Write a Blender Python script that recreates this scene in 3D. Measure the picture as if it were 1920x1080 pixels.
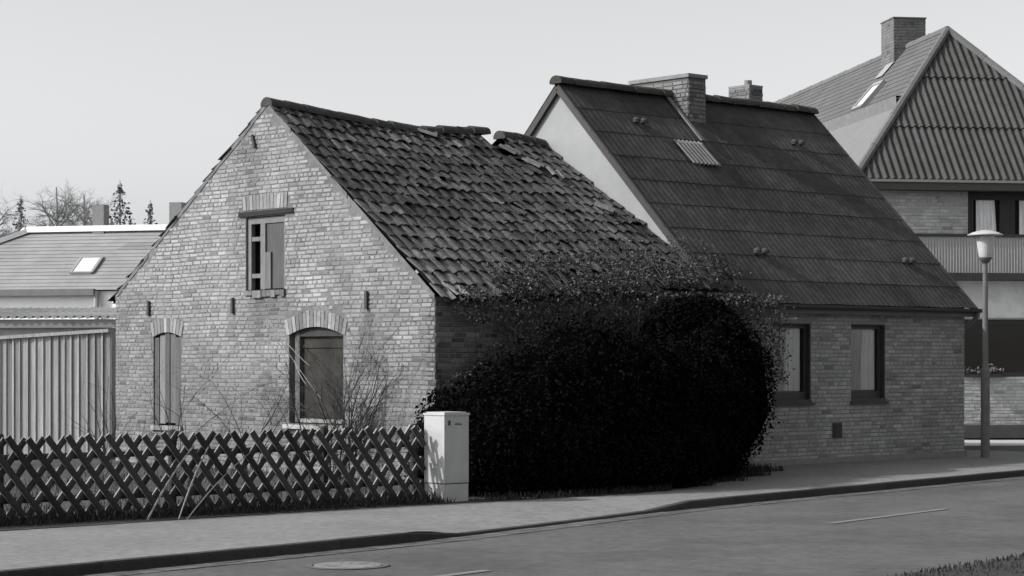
import bpy, math, random
from mathutils import Vector, Matrix, noise

for o in list(bpy.data.objects):
    bpy.data.objects.remove(o)
S = bpy.context.scene
COL = S.collection
R = math.radians
rnd = random.Random(7)

# ------------------------------------------------------------------ camera, sky, sun, exposure
cam_d = bpy.data.cameras.new('camera')
cam = bpy.data.objects.new('camera', cam_d)
COL.objects.link(cam)
cam.location = (0, 0, 1.85)
cam.rotation_euler = (R(90), 0, 0)
cam_d.sensor_width = 36
cam_d.lens = 75
cam_d.shift_y = 130 / 1920
cam_d.clip_start = 0.5
cam_d.clip_end = 5000
S.camera = cam

SUN_EL = R(34)
sun_h = Vector((-0.975, -0.22, 0)).normalized()      # towards the sun, horizontally
sun_dir = Vector((sun_h.x * math.cos(SUN_EL), sun_h.y * math.cos(SUN_EL), math.sin(SUN_EL)))

W = bpy.data.worlds.new('World')
S.world = W
W.use_nodes = True
wn = W.node_tree.nodes
wl = W.node_tree.links
wn.clear()
sky = wn.new('ShaderNodeTexSky')
sky.sky_type = 'NISHITA'
sky.sun_disc = False
sky.sun_elevation = SUN_EL
sky.sun_rotation = math.atan2(sun_h.x, sun_h.y)
sky.air_density = 1.0
sky.dust_density = 2.5
sky.ozone_density = 1.0
bw = wn.new('ShaderNodeRGBToBW')          # a black and white photograph: a grey sky
hs = wn.new('ShaderNodeCombineColor')
wb = wn.new('ShaderNodeBackground')
wb.inputs['Strength'].default_value = 0.135
wo = wn.new('ShaderNodeOutputWorld')
wl.new(sky.outputs[0], bw.inputs[0])
for k_, f_ in enumerate((0.985, 1.0, 1.02)):
    tn_ = wn.new('ShaderNodeMath')
    tn_.operation = 'MULTIPLY'
    tn_.inputs[1].default_value = f_
    wl.new(bw.outputs[0], tn_.inputs[0])
    wl.new(tn_.outputs[0], hs.inputs[k_])
wl.new(hs.outputs[0], wb.inputs['Color'])
wl.new(wb.outputs[0], wo.inputs['Surface'])

sd = bpy.data.lights.new('sun', 'SUN')
sd.energy = 2.6
sd.angle = R(1.0)
sd.color = (1.0, 0.985, 0.96)
sun = bpy.data.objects.new('sun', sd)
COL.objects.link(sun)
sun.location = (-40, 0, 40)
sun.rotation_euler = (-sun_dir).to_track_quat('-Z', 'Y').to_euler()

S.view_settings.view_transform = 'Standard'
S.view_settings.look = 'None'
S.view_settings.exposure = 0.8
S.view_settings.gamma = 1.0
S.view_settings.use_curve_mapping = False
S.render.engine = 'CYCLES'

# ------------------------------------------------------------------ materials
def mat(name, col, var=0.25, scale=6.0, rough=0.88, bump=0.2, bscale=60.0, spec=0.25,
        tone=False, stain=None, stretch=(1, 1, 1)):
    """procedural grey material: two noises for tone, one for bump; optional per-face 'tone'
    and stain = (scale, low, high, factor)"""
    m = bpy.data.materials.new(name)
    m.use_nodes = True
    n = m.node_tree.nodes
    l = m.node_tree.links
    p = n['Principled BSDF']
    p.inputs['Roughness'].default_value = rough
    p.inputs['Specular IOR Level'].default_value = spec
    tc = n.new('ShaderNodeTexCoord')
    mp = n.new('ShaderNodeMapping')
    mp.inputs['Scale'].default_value = stretch
    l.new(tc.outputs['Object'], mp.inputs['Vector'])
    nz = n.new('ShaderNodeTexNoise')
    nz.inputs['Scale'].default_value = scale
    nz.inputs['Detail'].default_value = 8
    nz.inputs['Roughness'].default_value = 0.65
    l.new(mp.outputs[0], nz.inputs['Vector'])
    mr = n.new('ShaderNodeMapRange')
    mr.inputs[1].default_value = 0.25
    mr.inputs[2].default_value = 0.75
    mr.inputs[3].default_value = 1 - var
    mr.inputs[4].default_value = 1 + var
    l.new(nz.outputs[0], mr.inputs[0])
    fac = mr.outputs[0]

    def mul(a, b):
        k = n.new('ShaderNodeMath')
        k.operation = 'MULTIPLY'
        l.new(a, k.inputs[0])
        l.new(b, k.inputs[1])
        return k.outputs[0]
    if tone:
        at = n.new('ShaderNodeAttribute')
        at.attribute_name = 'tone'
        fac = mul(fac, at.outputs['Fac'])
    if stain:
        nz2 = n.new('ShaderNodeTexNoise')
        nz2.inputs['Scale'].default_value = stain[0]
        nz2.inputs['Detail'].default_value = 6
        nz2.inputs['Roughness'].default_value = 0.7
        l.new(mp.outputs[0], nz2.inputs['Vector'])
        m2 = n.new('ShaderNodeMapRange')
        m2.inputs[1].default_value = stain[1]
        m2.inputs[2].default_value = stain[2]
        m2.inputs[3].default_value = stain[3]
        m2.inputs[4].default_value = 1.0
        l.new(nz2.outputs[0], m2.inputs[0])
        fac = mul(fac, m2.outputs[0])
    vm = n.new('ShaderNodeVectorMath')
    vm.operation = 'SCALE'
    vm.inputs[0].default_value = col
    l.new(fac, vm.inputs['Scale'])
    l.new(vm.outputs[0], p.inputs['Base Color'])
    if bump:
        nb = n.new('ShaderNodeTexNoise')
        nb.inputs['Scale'].default_value = bscale
        nb.inputs['Detail'].default_value = 5
        l.new(mp.outputs[0], nb.inputs['Vector'])
        bn = n.new('ShaderNodeBump')
        bn.inputs['Strength'].default_value = bump
        bn.inputs['Distance'].default_value = 0.02
        l.new(nb.outputs[0], bn.inputs['Height'])
        l.new(bn.outputs[0], p.inputs['Normal'])
    return m


def g(v, w=0.0):
    """a grey of value v, w > 0 warmer, w < 0 cooler"""
    return (v * (1 + w), v, v * (1 - w))


def glass_mat(name, col, clear=False):
    m = bpy.data.materials.new(name)
    m.use_nodes = True
    p = m.node_tree.nodes['Principled BSDF']
    p.inputs['Base Color'].default_value = (*col, 1)
    p.inputs['Roughness'].default_value = 0.06
    p.inputs['Specular IOR Level'].default_value = 0.6
    if clear:
        n, l = m.node_tree.nodes, m.node_tree.links
        tr, gl, mx = n.new('ShaderNodeBsdfTransparent'), n.new('ShaderNodeBsdfGlossy'), n.new('ShaderNodeMixShader')
        tr.inputs[0].default_value = (.85, .85, .85, 1)
        gl.inputs['Roughness'].default_value = .05
        mx.inputs[0].default_value = .10
        l.new(tr.outputs[0], mx.inputs[1])
        l.new(gl.outputs[0], mx.inputs[2])
        l.new(mx.outputs[0], n['Material Output'].inputs['Surface'])
    return m


M = {}
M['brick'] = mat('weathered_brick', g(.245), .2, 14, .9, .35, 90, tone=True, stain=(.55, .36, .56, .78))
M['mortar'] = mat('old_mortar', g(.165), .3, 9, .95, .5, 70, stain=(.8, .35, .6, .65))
M['brick_dark'] = mat('grey_brick', g(.28), .2, 14, .9, .3, 90, tone=True, stain=(.9, .36, .6, .75))
M['mortar_dark'] = mat('grey_mortar', g(.18), .2, 9, .95, .4, 70)
M['brick_soot'] = mat('sooty_brick', g(.16), .25, 14, .9, .3, 90, tone=True)
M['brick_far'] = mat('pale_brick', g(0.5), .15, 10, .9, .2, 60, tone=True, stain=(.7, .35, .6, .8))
M['tile'] = mat('clay_pantile', g(.072), .5, 11, .95, .5, 55, .08, tone=True, stain=(1.3, .35, .6, .62))
M['ridge'] = mat('ridge_tile_clay', g(.05, .02), .3, 10, .85, .3, 50, tone=True)
M['sheet'] = mat('fibre_cement_sheet', g(.064, .012), .35, 5, .95, .35, 45, .1, tone=True, stain=(.7, .36, .6, .66))
M['sheet_pale'] = mat('translucent_sheet', g(0.17), .2, 5, .7, .15, 40, tone=True)
M['sheet_far'] = mat('corrugated_sheet_far', g(.062, .02), .2, 4, .85, .1, 40, tone=True, stain=(1.2, .35, .6, .8))
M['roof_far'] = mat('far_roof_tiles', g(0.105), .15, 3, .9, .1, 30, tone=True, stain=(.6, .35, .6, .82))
M['roof_haze'] = mat('hazed_slate', g(0.26), .12, 2.5, .9, .1, 30, tone=True, stain=(.5, .35, .62, .85))  # slate lightened to stand in for haze and glare
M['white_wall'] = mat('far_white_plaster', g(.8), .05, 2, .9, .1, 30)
M['plaster'] = mat('white_plaster', g(.27, -.01), .08, 2, .9, .15, 30, stain=(.6, .3, .6, .86))
M['plaster_grey'] = mat('grey_plaster', g(0.36), .12, 2, .9, .15, 30, stain=(1.0, .35, .6, .8))
M['wood_grey'] = mat('weathered_wood', g(.105), .3, 5, .9, .3, 30, stretch=(4, 4, .35), tone=True)
M['wood_plank'] = mat('silvered_plank', g(0.3), .35, 5, .9, .3, 30, stretch=(5, 5, .25), tone=True)
M['wood_dark'] = mat('dark_wood', g(.055, .04), .35, 7, .85, .3, 40, tone=True)
M['wood_fence'] = mat('tarred_wood', g(0.035, .01), .35, 14, .85, .35, 70, tone=True)
M['wood_frame'] = mat('painted_frame', g(.14), .25, 9, .8, .2, 50)
M['board_dark'] = mat('rusty_board', g(.026, .12), .5, 3.5, .8, .3, 30, stain=(2.0, .35, .6, .6))
M['frame_dark'] = mat('dark_stained_frame', g(.040, .06), .2, 9, .6, .1, 50)
M['curtain'] = mat('net_curtain', g(0.8), .25, 5, .9, .1, 20, stretch=(6, 6, .4))
M['curtain_dim'] = mat('dimmed_net_curtain', g(.42), .3, 4, .9, .1, 20, stretch=(5, 5, .6))  # net curtain darkened for the reflection on the left of the pane
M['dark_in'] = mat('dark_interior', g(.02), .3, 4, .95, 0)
M['iron'] = mat('rusty_iron', g(.05, .05), .3, 20, .8, .2, 60)
M['zinc'] = mat('zinc_sheet', g(.14), .2, 6, .5, .1, 30, .4)
M['zinc_pale'] = mat('pale_metal_flashing', g(0.25), .15, 6, .6, .1, 30)
M['cabinet'] = mat('cabinet_paint', g(.36), .07, 5, .6, .08, 120, .3, stain=(3, .3, .55, .88))
M['asphalt'] = mat('road_asphalt', g(.114), .25, 7, .92, .7, 130, .2, stain=(.42, .38, .58, .74))
M['paving'] = mat('pavement_asphalt', g(.21), .25, 8, .92, .5, 130, .2, stain=(.5, .35, .6, .8))
M['kerb'] = mat('kerb_stone', g(.030), .25, 6, .9, .4, 60, tone=True)  # very dark base colour carries the shade on the kerb face
M['paint'] = mat('road_paint', g(0.17), .3, 14, .8, .2, 120)
M['soil'] = mat('garden_soil', g(0.07), .4, 6, .95, .9, 40, stain=(.7, .35, .6, .55))
M['verge'] = mat('verge_soil', g(.04), .5, 12, .95, .9, 60)
M['land'] = mat('far_ground', g(.12), .3, .5, .95, .3, 10)
M['grass'] = mat('winter_grass', g(0.035), .4, 5, .9, 0, tone=True)
M['leaf_black'] = mat('shaded_evergreen_leaf', g(0.006), .4, 6, 1, 0, spec=0, tone=True)  # near-black colour includes the shade the bush stands in
M['leaf_grey'] = mat('climber_leaf', g(.07), .4, 5, .75, 0, spec=.2, tone=True)
M['twig'] = mat('bare_twig', g(.035), .35, 12, .9, 0, tone=True)
M['twig_pale'] = mat('pale_stem', g(0.2), .25, 12, .8, 0)  # pale so that the arching canes look sunlit
M['bark_far'] = mat('far_bark', g(.24), .25, 8, .9, 0)  # bark lightened in place of haze
M['needle_far'] = mat('far_needles', g(.17), .3, 8, .9, 0, tone=True)  # needles lightened in place of haze
M['lamp_glass'] = mat('opal_glass', g(.45), .04, 4, .35, 0, spec=.4)
M['lamp_post'] = mat('lamp_post_paint', g(.12), .25, 9, .7, .15, 60)
M['cast_iron'] = mat('cast_iron', g(.10), .25, 20, .7, .3, 90)
M['pane'] = glass_mat('window_glass', (.05, .05, .05), True)
M['pane_pale'] = mat('milky_pane', g(.62), .12, 5, .3, 0, spec=.5)


# ------------------------------------------------------------------ mesh building
class MB:
    def __init__(self):
        self.v, self.f, self.t, self.m = [], [], [], []

    def face(self, pts, tone=1.0, mi=0):
        i = len(self.v)
        self.v += [tuple(p) for p in pts]
        self.f.append(tuple(range(i, i + len(pts))))
        self.t.append(tone)
        self.m.append(mi)

    def grid(self, rows, tone=1.0, mi=0):
        i = len(self.v)
        nc = len(rows[0])
        for r in rows:
            self.v += [tuple(p) for p in r]
        for a in range(len(rows) - 1):
            for b in range(nc - 1):
                q = i + a * nc + b
                self.f.append((q, q + 1, q + nc + 1, q + nc))
                self.t.append(tone)
                self.m.append(mi)

    def box(self, x0, x1, y0, y1, z0, z1, tone=1.0, mi=0, fn=None):
        c = [(x0, y0, z0), (x1, y0, z0), (x1, y1, z0), (x0, y1, z0),
             (x0, y0, z1), (x1, y0, z1), (x1, y1, z1), (x0, y1, z1)]
        if fn:
            c = [fn(*p) for p in c]
        i = len(self.v)
        self.v += [tuple(p) for p in c]
        for q in ((0, 3, 2, 1), (4, 5, 6, 7), (0, 1, 5, 4), (1, 2, 6, 5), (2, 3, 7, 6), (3, 0, 4, 7)):
            self.f.append(tuple(i + k for k in q))
            self.t.append(tone)
            self.m.append(mi)

    def beam(self, a, b, w, h, up=(0, 0, 1), tone=1.0, mi=0):
        a = Vector(a)
        b = Vector(b)
        d = (b - a).normalized()
        sx = d.cross(Vector(up))
        if sx.length < 1e-4:
            sx = Vector((1, 0, 0))
        sx.normalize()
        sy = sx.cross(d)
        i = len(self.v)
        for p in (a, b):
            for (s, t) in ((-1, -1), (1, -1), (1, 1), (-1, 1)):
                self.v.append(tuple(p + sx * s * w / 2 + sy * t * h / 2))
        for q in ((0, 3, 2, 1), (4, 5, 6, 7), (0, 1, 5, 4), (1, 2, 6, 5), (2, 3, 7, 6), (3, 0, 4, 7)):
            self.f.append(tuple(i + k for k in q))
            self.t.append(tone)
            self.m.append(mi)

    def tube(self, pts, rads, n=5, tone=1.0, mi=0, cap=True):
        pts = [Vector(p) for p in pts]
        i0 = len(self.v)
        for k, p in enumerate(pts):
            d = (pts[min(k + 1, len(pts) - 1)] - pts[max(k - 1, 0)])
            if d.length < 1e-6:
                d = Vector((0, 0, 1))
            d.normalize()
            u = d.cross(Vector((0.31, 0.2, 0.93)))
            if u.length < 1e-3:
                u = d.cross(Vector((1, 0, 0)))
            u.normalize()
            w = d.cross(u)
            for j in range(n):
                a = 2 * math.pi * j / n
                self.v.append(tuple(p + (u * math.cos(a) + w * math.sin(a)) * rads[k]))
        for k in range(len(pts) - 1):
            for j in range(n):
                q = i0 + k * n
                self.f.append((q + j, q + (j + 1) % n, q + n + (j + 1) % n, q + n + j))
                self.t.append(tone)
                self.m.append(mi)
        if cap:
            for q in (i0, i0 + (len(pts) - 1) * n):
                self.f.append(tuple(q + j for j in range(n)))
                self.t.append(tone)
                self.m.append(mi)

    def lathe(self, prof, n=20, c=(0, 0, 0), tone=1.0, mi=0):
        i0 = len(self.v)
        for (r, z) in prof:
            for j in range(n):
                a = 2 * math.pi * j / n
                self.v.append((c[0] + r * math.cos(a), c[1] + r * math.sin(a), c[2] + z))
        for k in range(len(prof) - 1):
            for j in range(n):
                q = i0 + k * n
                self.f.append((q + j, q + (j + 1) % n, q + n + (j + 1) % n, q + n + j))
                self.t.append(tone)
                self.m.append(mi)
        for q in (i0, i0 + (len(prof) - 1) * n):
            self.f.append(tuple(q + j for j in range(n)))
            self.t.append(tone)
            self.m.append(mi)

    def leaf(self, p, size, tone=1.0, flat=None, mi=0):
        """a small folded leaf of two triangles"""
        n = Vector((rnd.gauss(0, 1), rnd.gauss(0, 1), rnd.gauss(0, 1)))
        if flat is not None:
            n = n * 0.6 + Vector(flat)
        n.normalize()
        u = n.orthogonal().normalized()
        w = n.cross(u)
        a = rnd.random() * 6.283
        u, w = u * math.cos(a) + w * math.sin(a), w * math.cos(a) - u * math.sin(a)
        p = Vector(p)
        s = size * rnd.uniform(.7, 1.3)
        i = len(self.v)
        self.v += [tuple(p - u * s * .6), tuple(p + w * s * .36 + n * s * .12), tuple(p + u * s * .6),
                   tuple(p - w * s * .36 + n * s * .12)]
        self.f.append((i, i + 1, i + 2))
        self.f.append((i, i + 2, i + 3))
        self.t += [tone, tone]
        self.m += [mi, mi]

    def build(self, name, mats, parent=None, smooth=False):
        if not isinstance(mats, (list, tuple)):
            mats = [mats]
        me = bpy.data.meshes.new(name)
        me.from_pydata(self.v, [], self.f)
        for m in mats:
            me.materials.append(m)
        at = me.attributes.new('tone', 'FLOAT', 'FACE')
        at.data.foreach_set('value', self.t)
        me.polygons.foreach_set('material_index', self.m)
        if smooth:
            me.polygons.foreach_set('use_smooth', [True] * len(self.f))
        me.update()
        o = bpy.data.objects.new(name, me)
        COL.objects.link(o)
        if parent:
            o.parent = parent
        return o


def tag(o, label=None, cat=None, group=None, kind=None):
    if label:
        o['label'] = label
    if cat:
        o['category'] = cat
    if group:
        o['group'] = group
    if kind:
        o['kind'] = kind
    return o


def thing(name, label, cat, loc=(0, 0, 0), rz=0.0, group=None):
    o = bpy.data.objects.new(name, None)
    o.empty_display_size = 0.3
    COL.objects.link(o)
    o.location = loc
    o.rotation_euler = (0, 0, rz)
    return tag(o, label, cat, group)


# street frame: x = along the house fronts, y = back from the street
TH = R(42.07)
AX = Vector((math.cos(TH), math.sin(TH), 0))
BX = Vector((-math.sin(TH), math.cos(TH), 0))
C0 = Vector((-1.13, 31.3, 0))


def L(t, s, z=0.0):
    return C0 + AX * t + BX * s + Vector((0, 0, z))


def nz1(x, y, z=0.0):
    return noise.noise(Vector((x, y, z)))


# ------------------------------------------------------------------ brick walls
def wall(mb, P, p0, p1, top, openings=(), zb=0.0, reveal=0.2, mi=1):
    """mortar backing with openings; P(p, z, d) places a point d in front of the wall plane;
    openings = (pa, pb, zbottom, ztop function)"""
    br = {p0, p1}
    k = p0
    while k < p1:
        br.add(round(k, 4))
        k += 0.15
    for (a, b, zz, ft) in openings:
        br |= {a, b}
    br = sorted(br)
    for a, b in zip(br, br[1:]):
        if b - a < 1e-5:
            continue
        mid = (a + b) / 2
        segs = [(zb, zb, None, None)]
        cur0, cur1 = zb, zb
        hit = sorted([o for o in openings if o[0] - 1e-6 <= mid <= o[1] + 1e-6], key=lambda o: o[2])
        for o in hit:
            mb.face([P(a, cur0, 0), P(b, cur1, 0), P(b, o[2], 0), P(a, o[2], 0)], 1, mi)
            mb.face([P(a, o[2], 0), P(b, o[2], 0), P(b, o[2], -reveal), P(a, o[2], -reveal)], .8, mi)
            ta, tb = o[3](a), o[3](b)
            mb.face([P(a, ta, 0), P(b, tb, 0), P(b, tb, -reveal), P(a, ta, -reveal)], .8, mi)
            cur0, cur1 = ta, tb
        mb.face([P(a, cur0, 0), P(b, cur1, 0), P(b, top(b), 0), P(a, top(a), 0)], 1, mi)
    for (a, b, zz, ft) in openings:
        for e in (a, b):
            mb.face([P(e, zz, 0), P(e, ft(e), 0), P(e, ft(e), -reveal), P(e, zz, -reveal)], .8, mi)


def bricks(mb, P, p0, p1, top, openings=(), zb=0.0, h=0.0765, length=0.25, joint=0.011, proud=0.012,
           miss=0.012, jit=0.004, tvar=0.22, mi=0, wob=0.0, skip=None, tonefn=None):
    row = 0
    z = zb
    while z < max(top(p0), top(p1), top((p0 + p1) / 2), top(p0 + (p1 - p0) * .48)):
        off = [0, .125, .0625, .1875][row % 4] + rnd.uniform(-.02, .02)
        p = p0 - off
        k = row % 2
        while p < p1:
            ln = length if (k % 4 or row % 2) else length / 2
            if row % 5 == 4:
                ln = length / 2
            k += 1
            a, b = p + joint / 2 + rnd.uniform(-jit, jit), p + ln - joint / 2 + rnd.uniform(-jit, jit)
            p += ln
            a, b = max(a, p0), min(b, p1)
            zz0 = z + wob * nz1(a * .8, z * .8) + joint / 2 + rnd.uniform(-jit, jit) * .5
            zz1 = zz0 + h - joint + rnd.uniform(-jit, jit) * .6
            bad = False
            for (oa, ob, oz, ft) in openings:
                if b > oa and a < ob:
                    tm = max(ft(max(a, oa)), ft(min(b, ob)))
                    if zz1 > oz + .004 and zz0 < tm - .004:
                        if a < oa - .04:
                            b = oa
                        elif b > ob + .04:
                            a = ob
                        else:
                            bad = True
            if bad or b - a < .03:
                continue
            if zz1 > min(top(a), top(b)) - .01:
                continue
            if rnd.random() < miss or (skip and skip((a + b) / 2, z + h / 2)):
                continue
            pr = proud * rnd.uniform(.5, 1.5)
            ch = .009
            tone = 1 + rnd.gauss(0, tvar)
            if rnd.random() < .03:
                tone *= .65
            if tonefn:
                tone *= tonefn((a + b) / 2, z)
            tone = max(.3, min(1.6, tone))
            f = [(a + ch, zz0 + ch), (b - ch, zz0 + ch), (b - ch, zz1 - ch), (a + ch, zz1 - ch)]
            e = [(a, zz0), (b, zz0), (b, zz1), (a, zz1)]
            tl = [rnd.uniform(-.0025, .0025) for _ in range(4)]
            F = [P(q[0], q[1], pr + tl[i]) for i, q in enumerate(f)]
            E_ = [P(q[0], q[1], -.001) for q in e]
            mb.face(F, tone, mi)
            for i in range(4):
                j = (i + 1) % 4
                mb.face([E_[i], E_[j], F[j], F[i]], tone * .95, mi)
        z += h
        row += 1


def arch(mb, P, pa, pb, ftop, hgt, n, proud=.014, mi=0, spread=.06):
    """a flat-ish arch of bricks on end over an opening"""
    for i in range(n):
        u0, u1 = i / n, (i + 1) / n
        x0, x1 = pa + (pb - pa) * u0 + .006, pa + (pb - pa) * u1 - .006
        m = (pa + pb) / 2
        k0, k1 = (x0 - m) / (pb - pa) * 2 * spread, (x1 - m) / (pb - pa) * 2 * spread
        hh = hgt + rnd.uniform(-.015, .012)
        tone = max(.35, .82 + rnd.gauss(0, .16))
        q = [(x0, ftop(x0)), (x1, ftop(x1)), (x1 + k1, ftop(x1) + hh), (x0 + k0, ftop(x0) + hh)]
        F = [P(a, b, proud + rnd.uniform(-.004, .004)) for a, b in q]
        B = [P(a, b, -.001) for a, b in q]
        mb.face(F, tone, mi)
        for j in range(4):
            mb.face([B[j], B[(j + 1) % 4], F[(j + 1) % 4], F[j]], tone * .9, mi)


def brick_box(mb, x0, x1, y0, y1, z0, z1, mis=(0, 1), **kw):
    """a free-standing brick block (chimney) with bricks on its four sides"""
    sides = [(lambda p, z, d: (x0 - d, p, z), y0, y1), (lambda p, z, d: (x1 + d, p, z), y0, y1),
             (lambda p, z, d: (p, y0 - d, z), x0, x1), (lambda p, z, d: (p, y1 + d, z), x0, x1)]
    mb.box(x0, x1, y0, y1, z0, z1, 1, mis[1])
    for P, a, b in sides:
        bricks(mb, P, a, b, lambda p: z1 + .012, zb=z0 + .002, mi=mis[0], **kw)


# ------------------------------------------------------------------ roofs
def pantiles(mb, E, Rg, t0, t1, gauge=.315, width=.235, hole=None, seed=1, rough=1.0, tonefn=None, flip=1):
    rr = random.Random(seed)
    Ln = (Vector(Rg((t0 + t1) / 2)) - Vector(E((t0 + t1) / 2))).length
    nrow = int(round(Ln / gauge))
    gauge = Ln / nrow
    ncol = int(round((t1 - t0) / width))
    w = (t1 - t0) / ncol

    def S_(t, d):
        e, r = Vector(E(t)), Vector(Rg(t))
        return e + (r - e) * (d / Ln)
    NS = 8
    for r in range(nrow):
        for c in range(ncol):
            tc, d0 = t0 + (c + .5) * w, r * gauge
            if hole and hole(tc, d0 + gauge / 2, rr):
                continue
            ta = t0 + c * w
            shift = rr.gauss(0, .016) * rough
            drop = rr.gauss(0, .018) * rough
            yaw = rr.gauss(0, .055) * rough
            lift = abs(rr.gauss(0, .013)) * rough
            if rr.random() < .035 * rough:
                drop -= rr.uniform(.03, .12)
                yaw *= 2.5
                lift += .015
            tone = max(.55, 1 + rr.gauss(0, .17))
            if rr.random() < .045:
                tone *= 1.6
            if tonefn:
                tone *= tonefn(tc, d0)
            ex = Vector((1, 0, 0))
            o = S_(tc, d0)
            ey = (S_(tc, d0 + .2) - o).normalized()
            nn = ex.cross(ey) * flip
            nn.normalize()
            lo, hi, lipp = [], [], []
            ln = gauge + .075
            for k in range(NS + 1):
                u = k / NS
                x = (u - .5) * (w + .022) + shift
                hh = .022 * math.sin(2 * math.pi * (u + .04)) + .008 * math.cos(4 * math.pi * u)
                p0_ = o + ex * (x) + ey * (drop + yaw * x) + nn * (hh + .026 + lift)
                p1_ = o + ex * (x - yaw * ln) + ey * (ln + drop + yaw * x) + nn * (hh + .006)
                lo.append(p0_)
                hi.append(p1_)
                lipp.append(p0_ - nn * .016 + ey * .004)
            mid = [a.lerp(b, .5) for a, b in zip(lo, hi)]
            mb.grid([lo, mid, hi], tone)
            mb.grid([lipp, lo], tone * .9)
            mb.face([lo[0], hi[0], hi[0] - nn * .02, lipp[0]], tone * .9)
            mb.face([lo[-1], hi[-1], hi[-1] - nn * .02, lipp[-1]], tone * .9)


def ridge_tiles(mb, Rg, t0, t1, rad=.12, ln=.36, seed=3, gap=None, lift=.05, tilt=1.0):
    rr = random.Random(seed)
    t = t0
    while t < t1 - .02:
        tb = min(t + ln, t1)
        if not (gap and gap((t + tb) / 2)):
            tone = max(.6, 1 + rr.gauss(0, .16))
            rows = []
            for q, (tt, sc) in enumerate(((t - .02, 1.06), (tb, .96))):
                o = Vector(Rg(tt)) + Vector((0, rr.gauss(0, .008) * tilt, rr.gauss(0, .006) * tilt + lift))
                row = []
                for k in range(9):
                    a = math.pi * (k / 8) * 1.1 - math.pi * .05
                    row.append(o + Vector((0, math.cos(a) * rad * sc, math.sin(a) * rad * sc * .8 - .06)))
                rows.append(row)
            mb.grid(rows, tone)
            mb.face(rows[0], tone * .8)
            mb.face(rows[1], tone * .8)
        t = tb


def corrugated(mb, E, Rg, t0, t1, rows, pitch=.15, amp=.02, step=.028, seed=5, tvar=.08, per=8, flip=1, over=.04, tonefn=None):
    """rows of corrugated sheets from the eave line E to the top line Rg (both functions of t)"""
    rr = random.Random(seed)
    n = int((t1 - t0) / pitch * per)
    for r in range(rows):
        base = 1 + rr.gauss(0, tvar * .5)
        lo, hi, lip = [], [], []
        wv = rr.uniform(-.01, .01)
        tones = []
        for k in range(n + 1):
            t = t0 + (t1 - t0) * k / n
            e, q = Vector(E(t)), Vector(Rg(t))
            d = (q - e)
            nn = Vector(E(t0 + 1)) - Vector(E(t0))
            nn = nn.cross(d) * flip
            nn.normalize()
            dn = d.normalized()
            h = amp * math.sin(2 * math.pi * (t - t0) / pitch)
            sag = .006 * math.sin(t * 5.1 + r * 1.7) + wv
            a = e + d * (r / rows) - dn * (over if r else 0) + dn * sag
            b = e + d * ((r + 1) / rows)
            lo.append(a + nn * (h + step))
            hi.append(b + nn * (h))
            lip.append(a + nn * (h + step - .012))
        i = len(mb.v)
        mb.grid([lo, hi], base)
        mb.grid([lip, lo], base * .9)
        # a tone for each sheet across the row
        if tvar:
            sw = per * 6
            cnt = n
            tn = {}
            for seg in range(2):
                start = len(mb.t) - 2 * cnt + seg * cnt
                for k in range(cnt):
                    s_ = (k + r * 17) // sw
                    if s_ not in tn:
                        tn[s_] = 1 + rr.gauss(0, tvar)
                    mb.t[start + k] *= tn[s_]
                    if tonefn:
                        mb.t[start + k] *= tonefn(t0 + (t1 - t0) * k / n, r)


# ================================================================== THE SETTING
mb = MB()
mb.face([(-1500, -600, -.16), (1500, -600, -.16), (1500, 3000, -.16), (-1500, 3000, -.16)])
tag(mb.build('ground', M['land']), kind='structure')

kerb_pts = [Vector(p) for p in ((-18.5, 1.3), (-3.54, 19.4), (-.905, 22.6), (2.3, 27.45), (8.38, 34.9), (11.6, 38.85))]
# walk along the kerb in short steps
kp = []
for a, b in zip(kerb_pts, kerb_pts[1:]):
    n = max(1, int((b - a).length / .25))
    for i in range(n):
        kp.append(a.lerp(b, i / n))
kp.append(kerb_pts[-1])
for _ in range(12):
    kp = [kp[0]] + [(kp[i - 1] + kp[i] * 2 + kp[i + 1]) / 4 for i in range(1, len(kp) - 1)] + [kp[-1]]
dirs = []
for i in range(len(kp)):
    d = (kp[min(i + 1, len(kp) - 1)] - kp[max(i - 1, 0)]).normalized()
    dirs.append(d)
nrm = [Vector((d.y, -d.x)) for d in dirs]       # towards the road


def sstep(a, b, x):
    x = max(0, min(1, (x - a) / (b - a)))
    return x * x * (3 - 2 * x)


def kerb_h(p):
    """height of the kerb top: dropped where cars cross to the garden"""
    y = p.y
    d = sstep(22.6, 23.3, y) * (1 - sstep(26.4, 27.6, y))
    return -.072 * d


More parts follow.
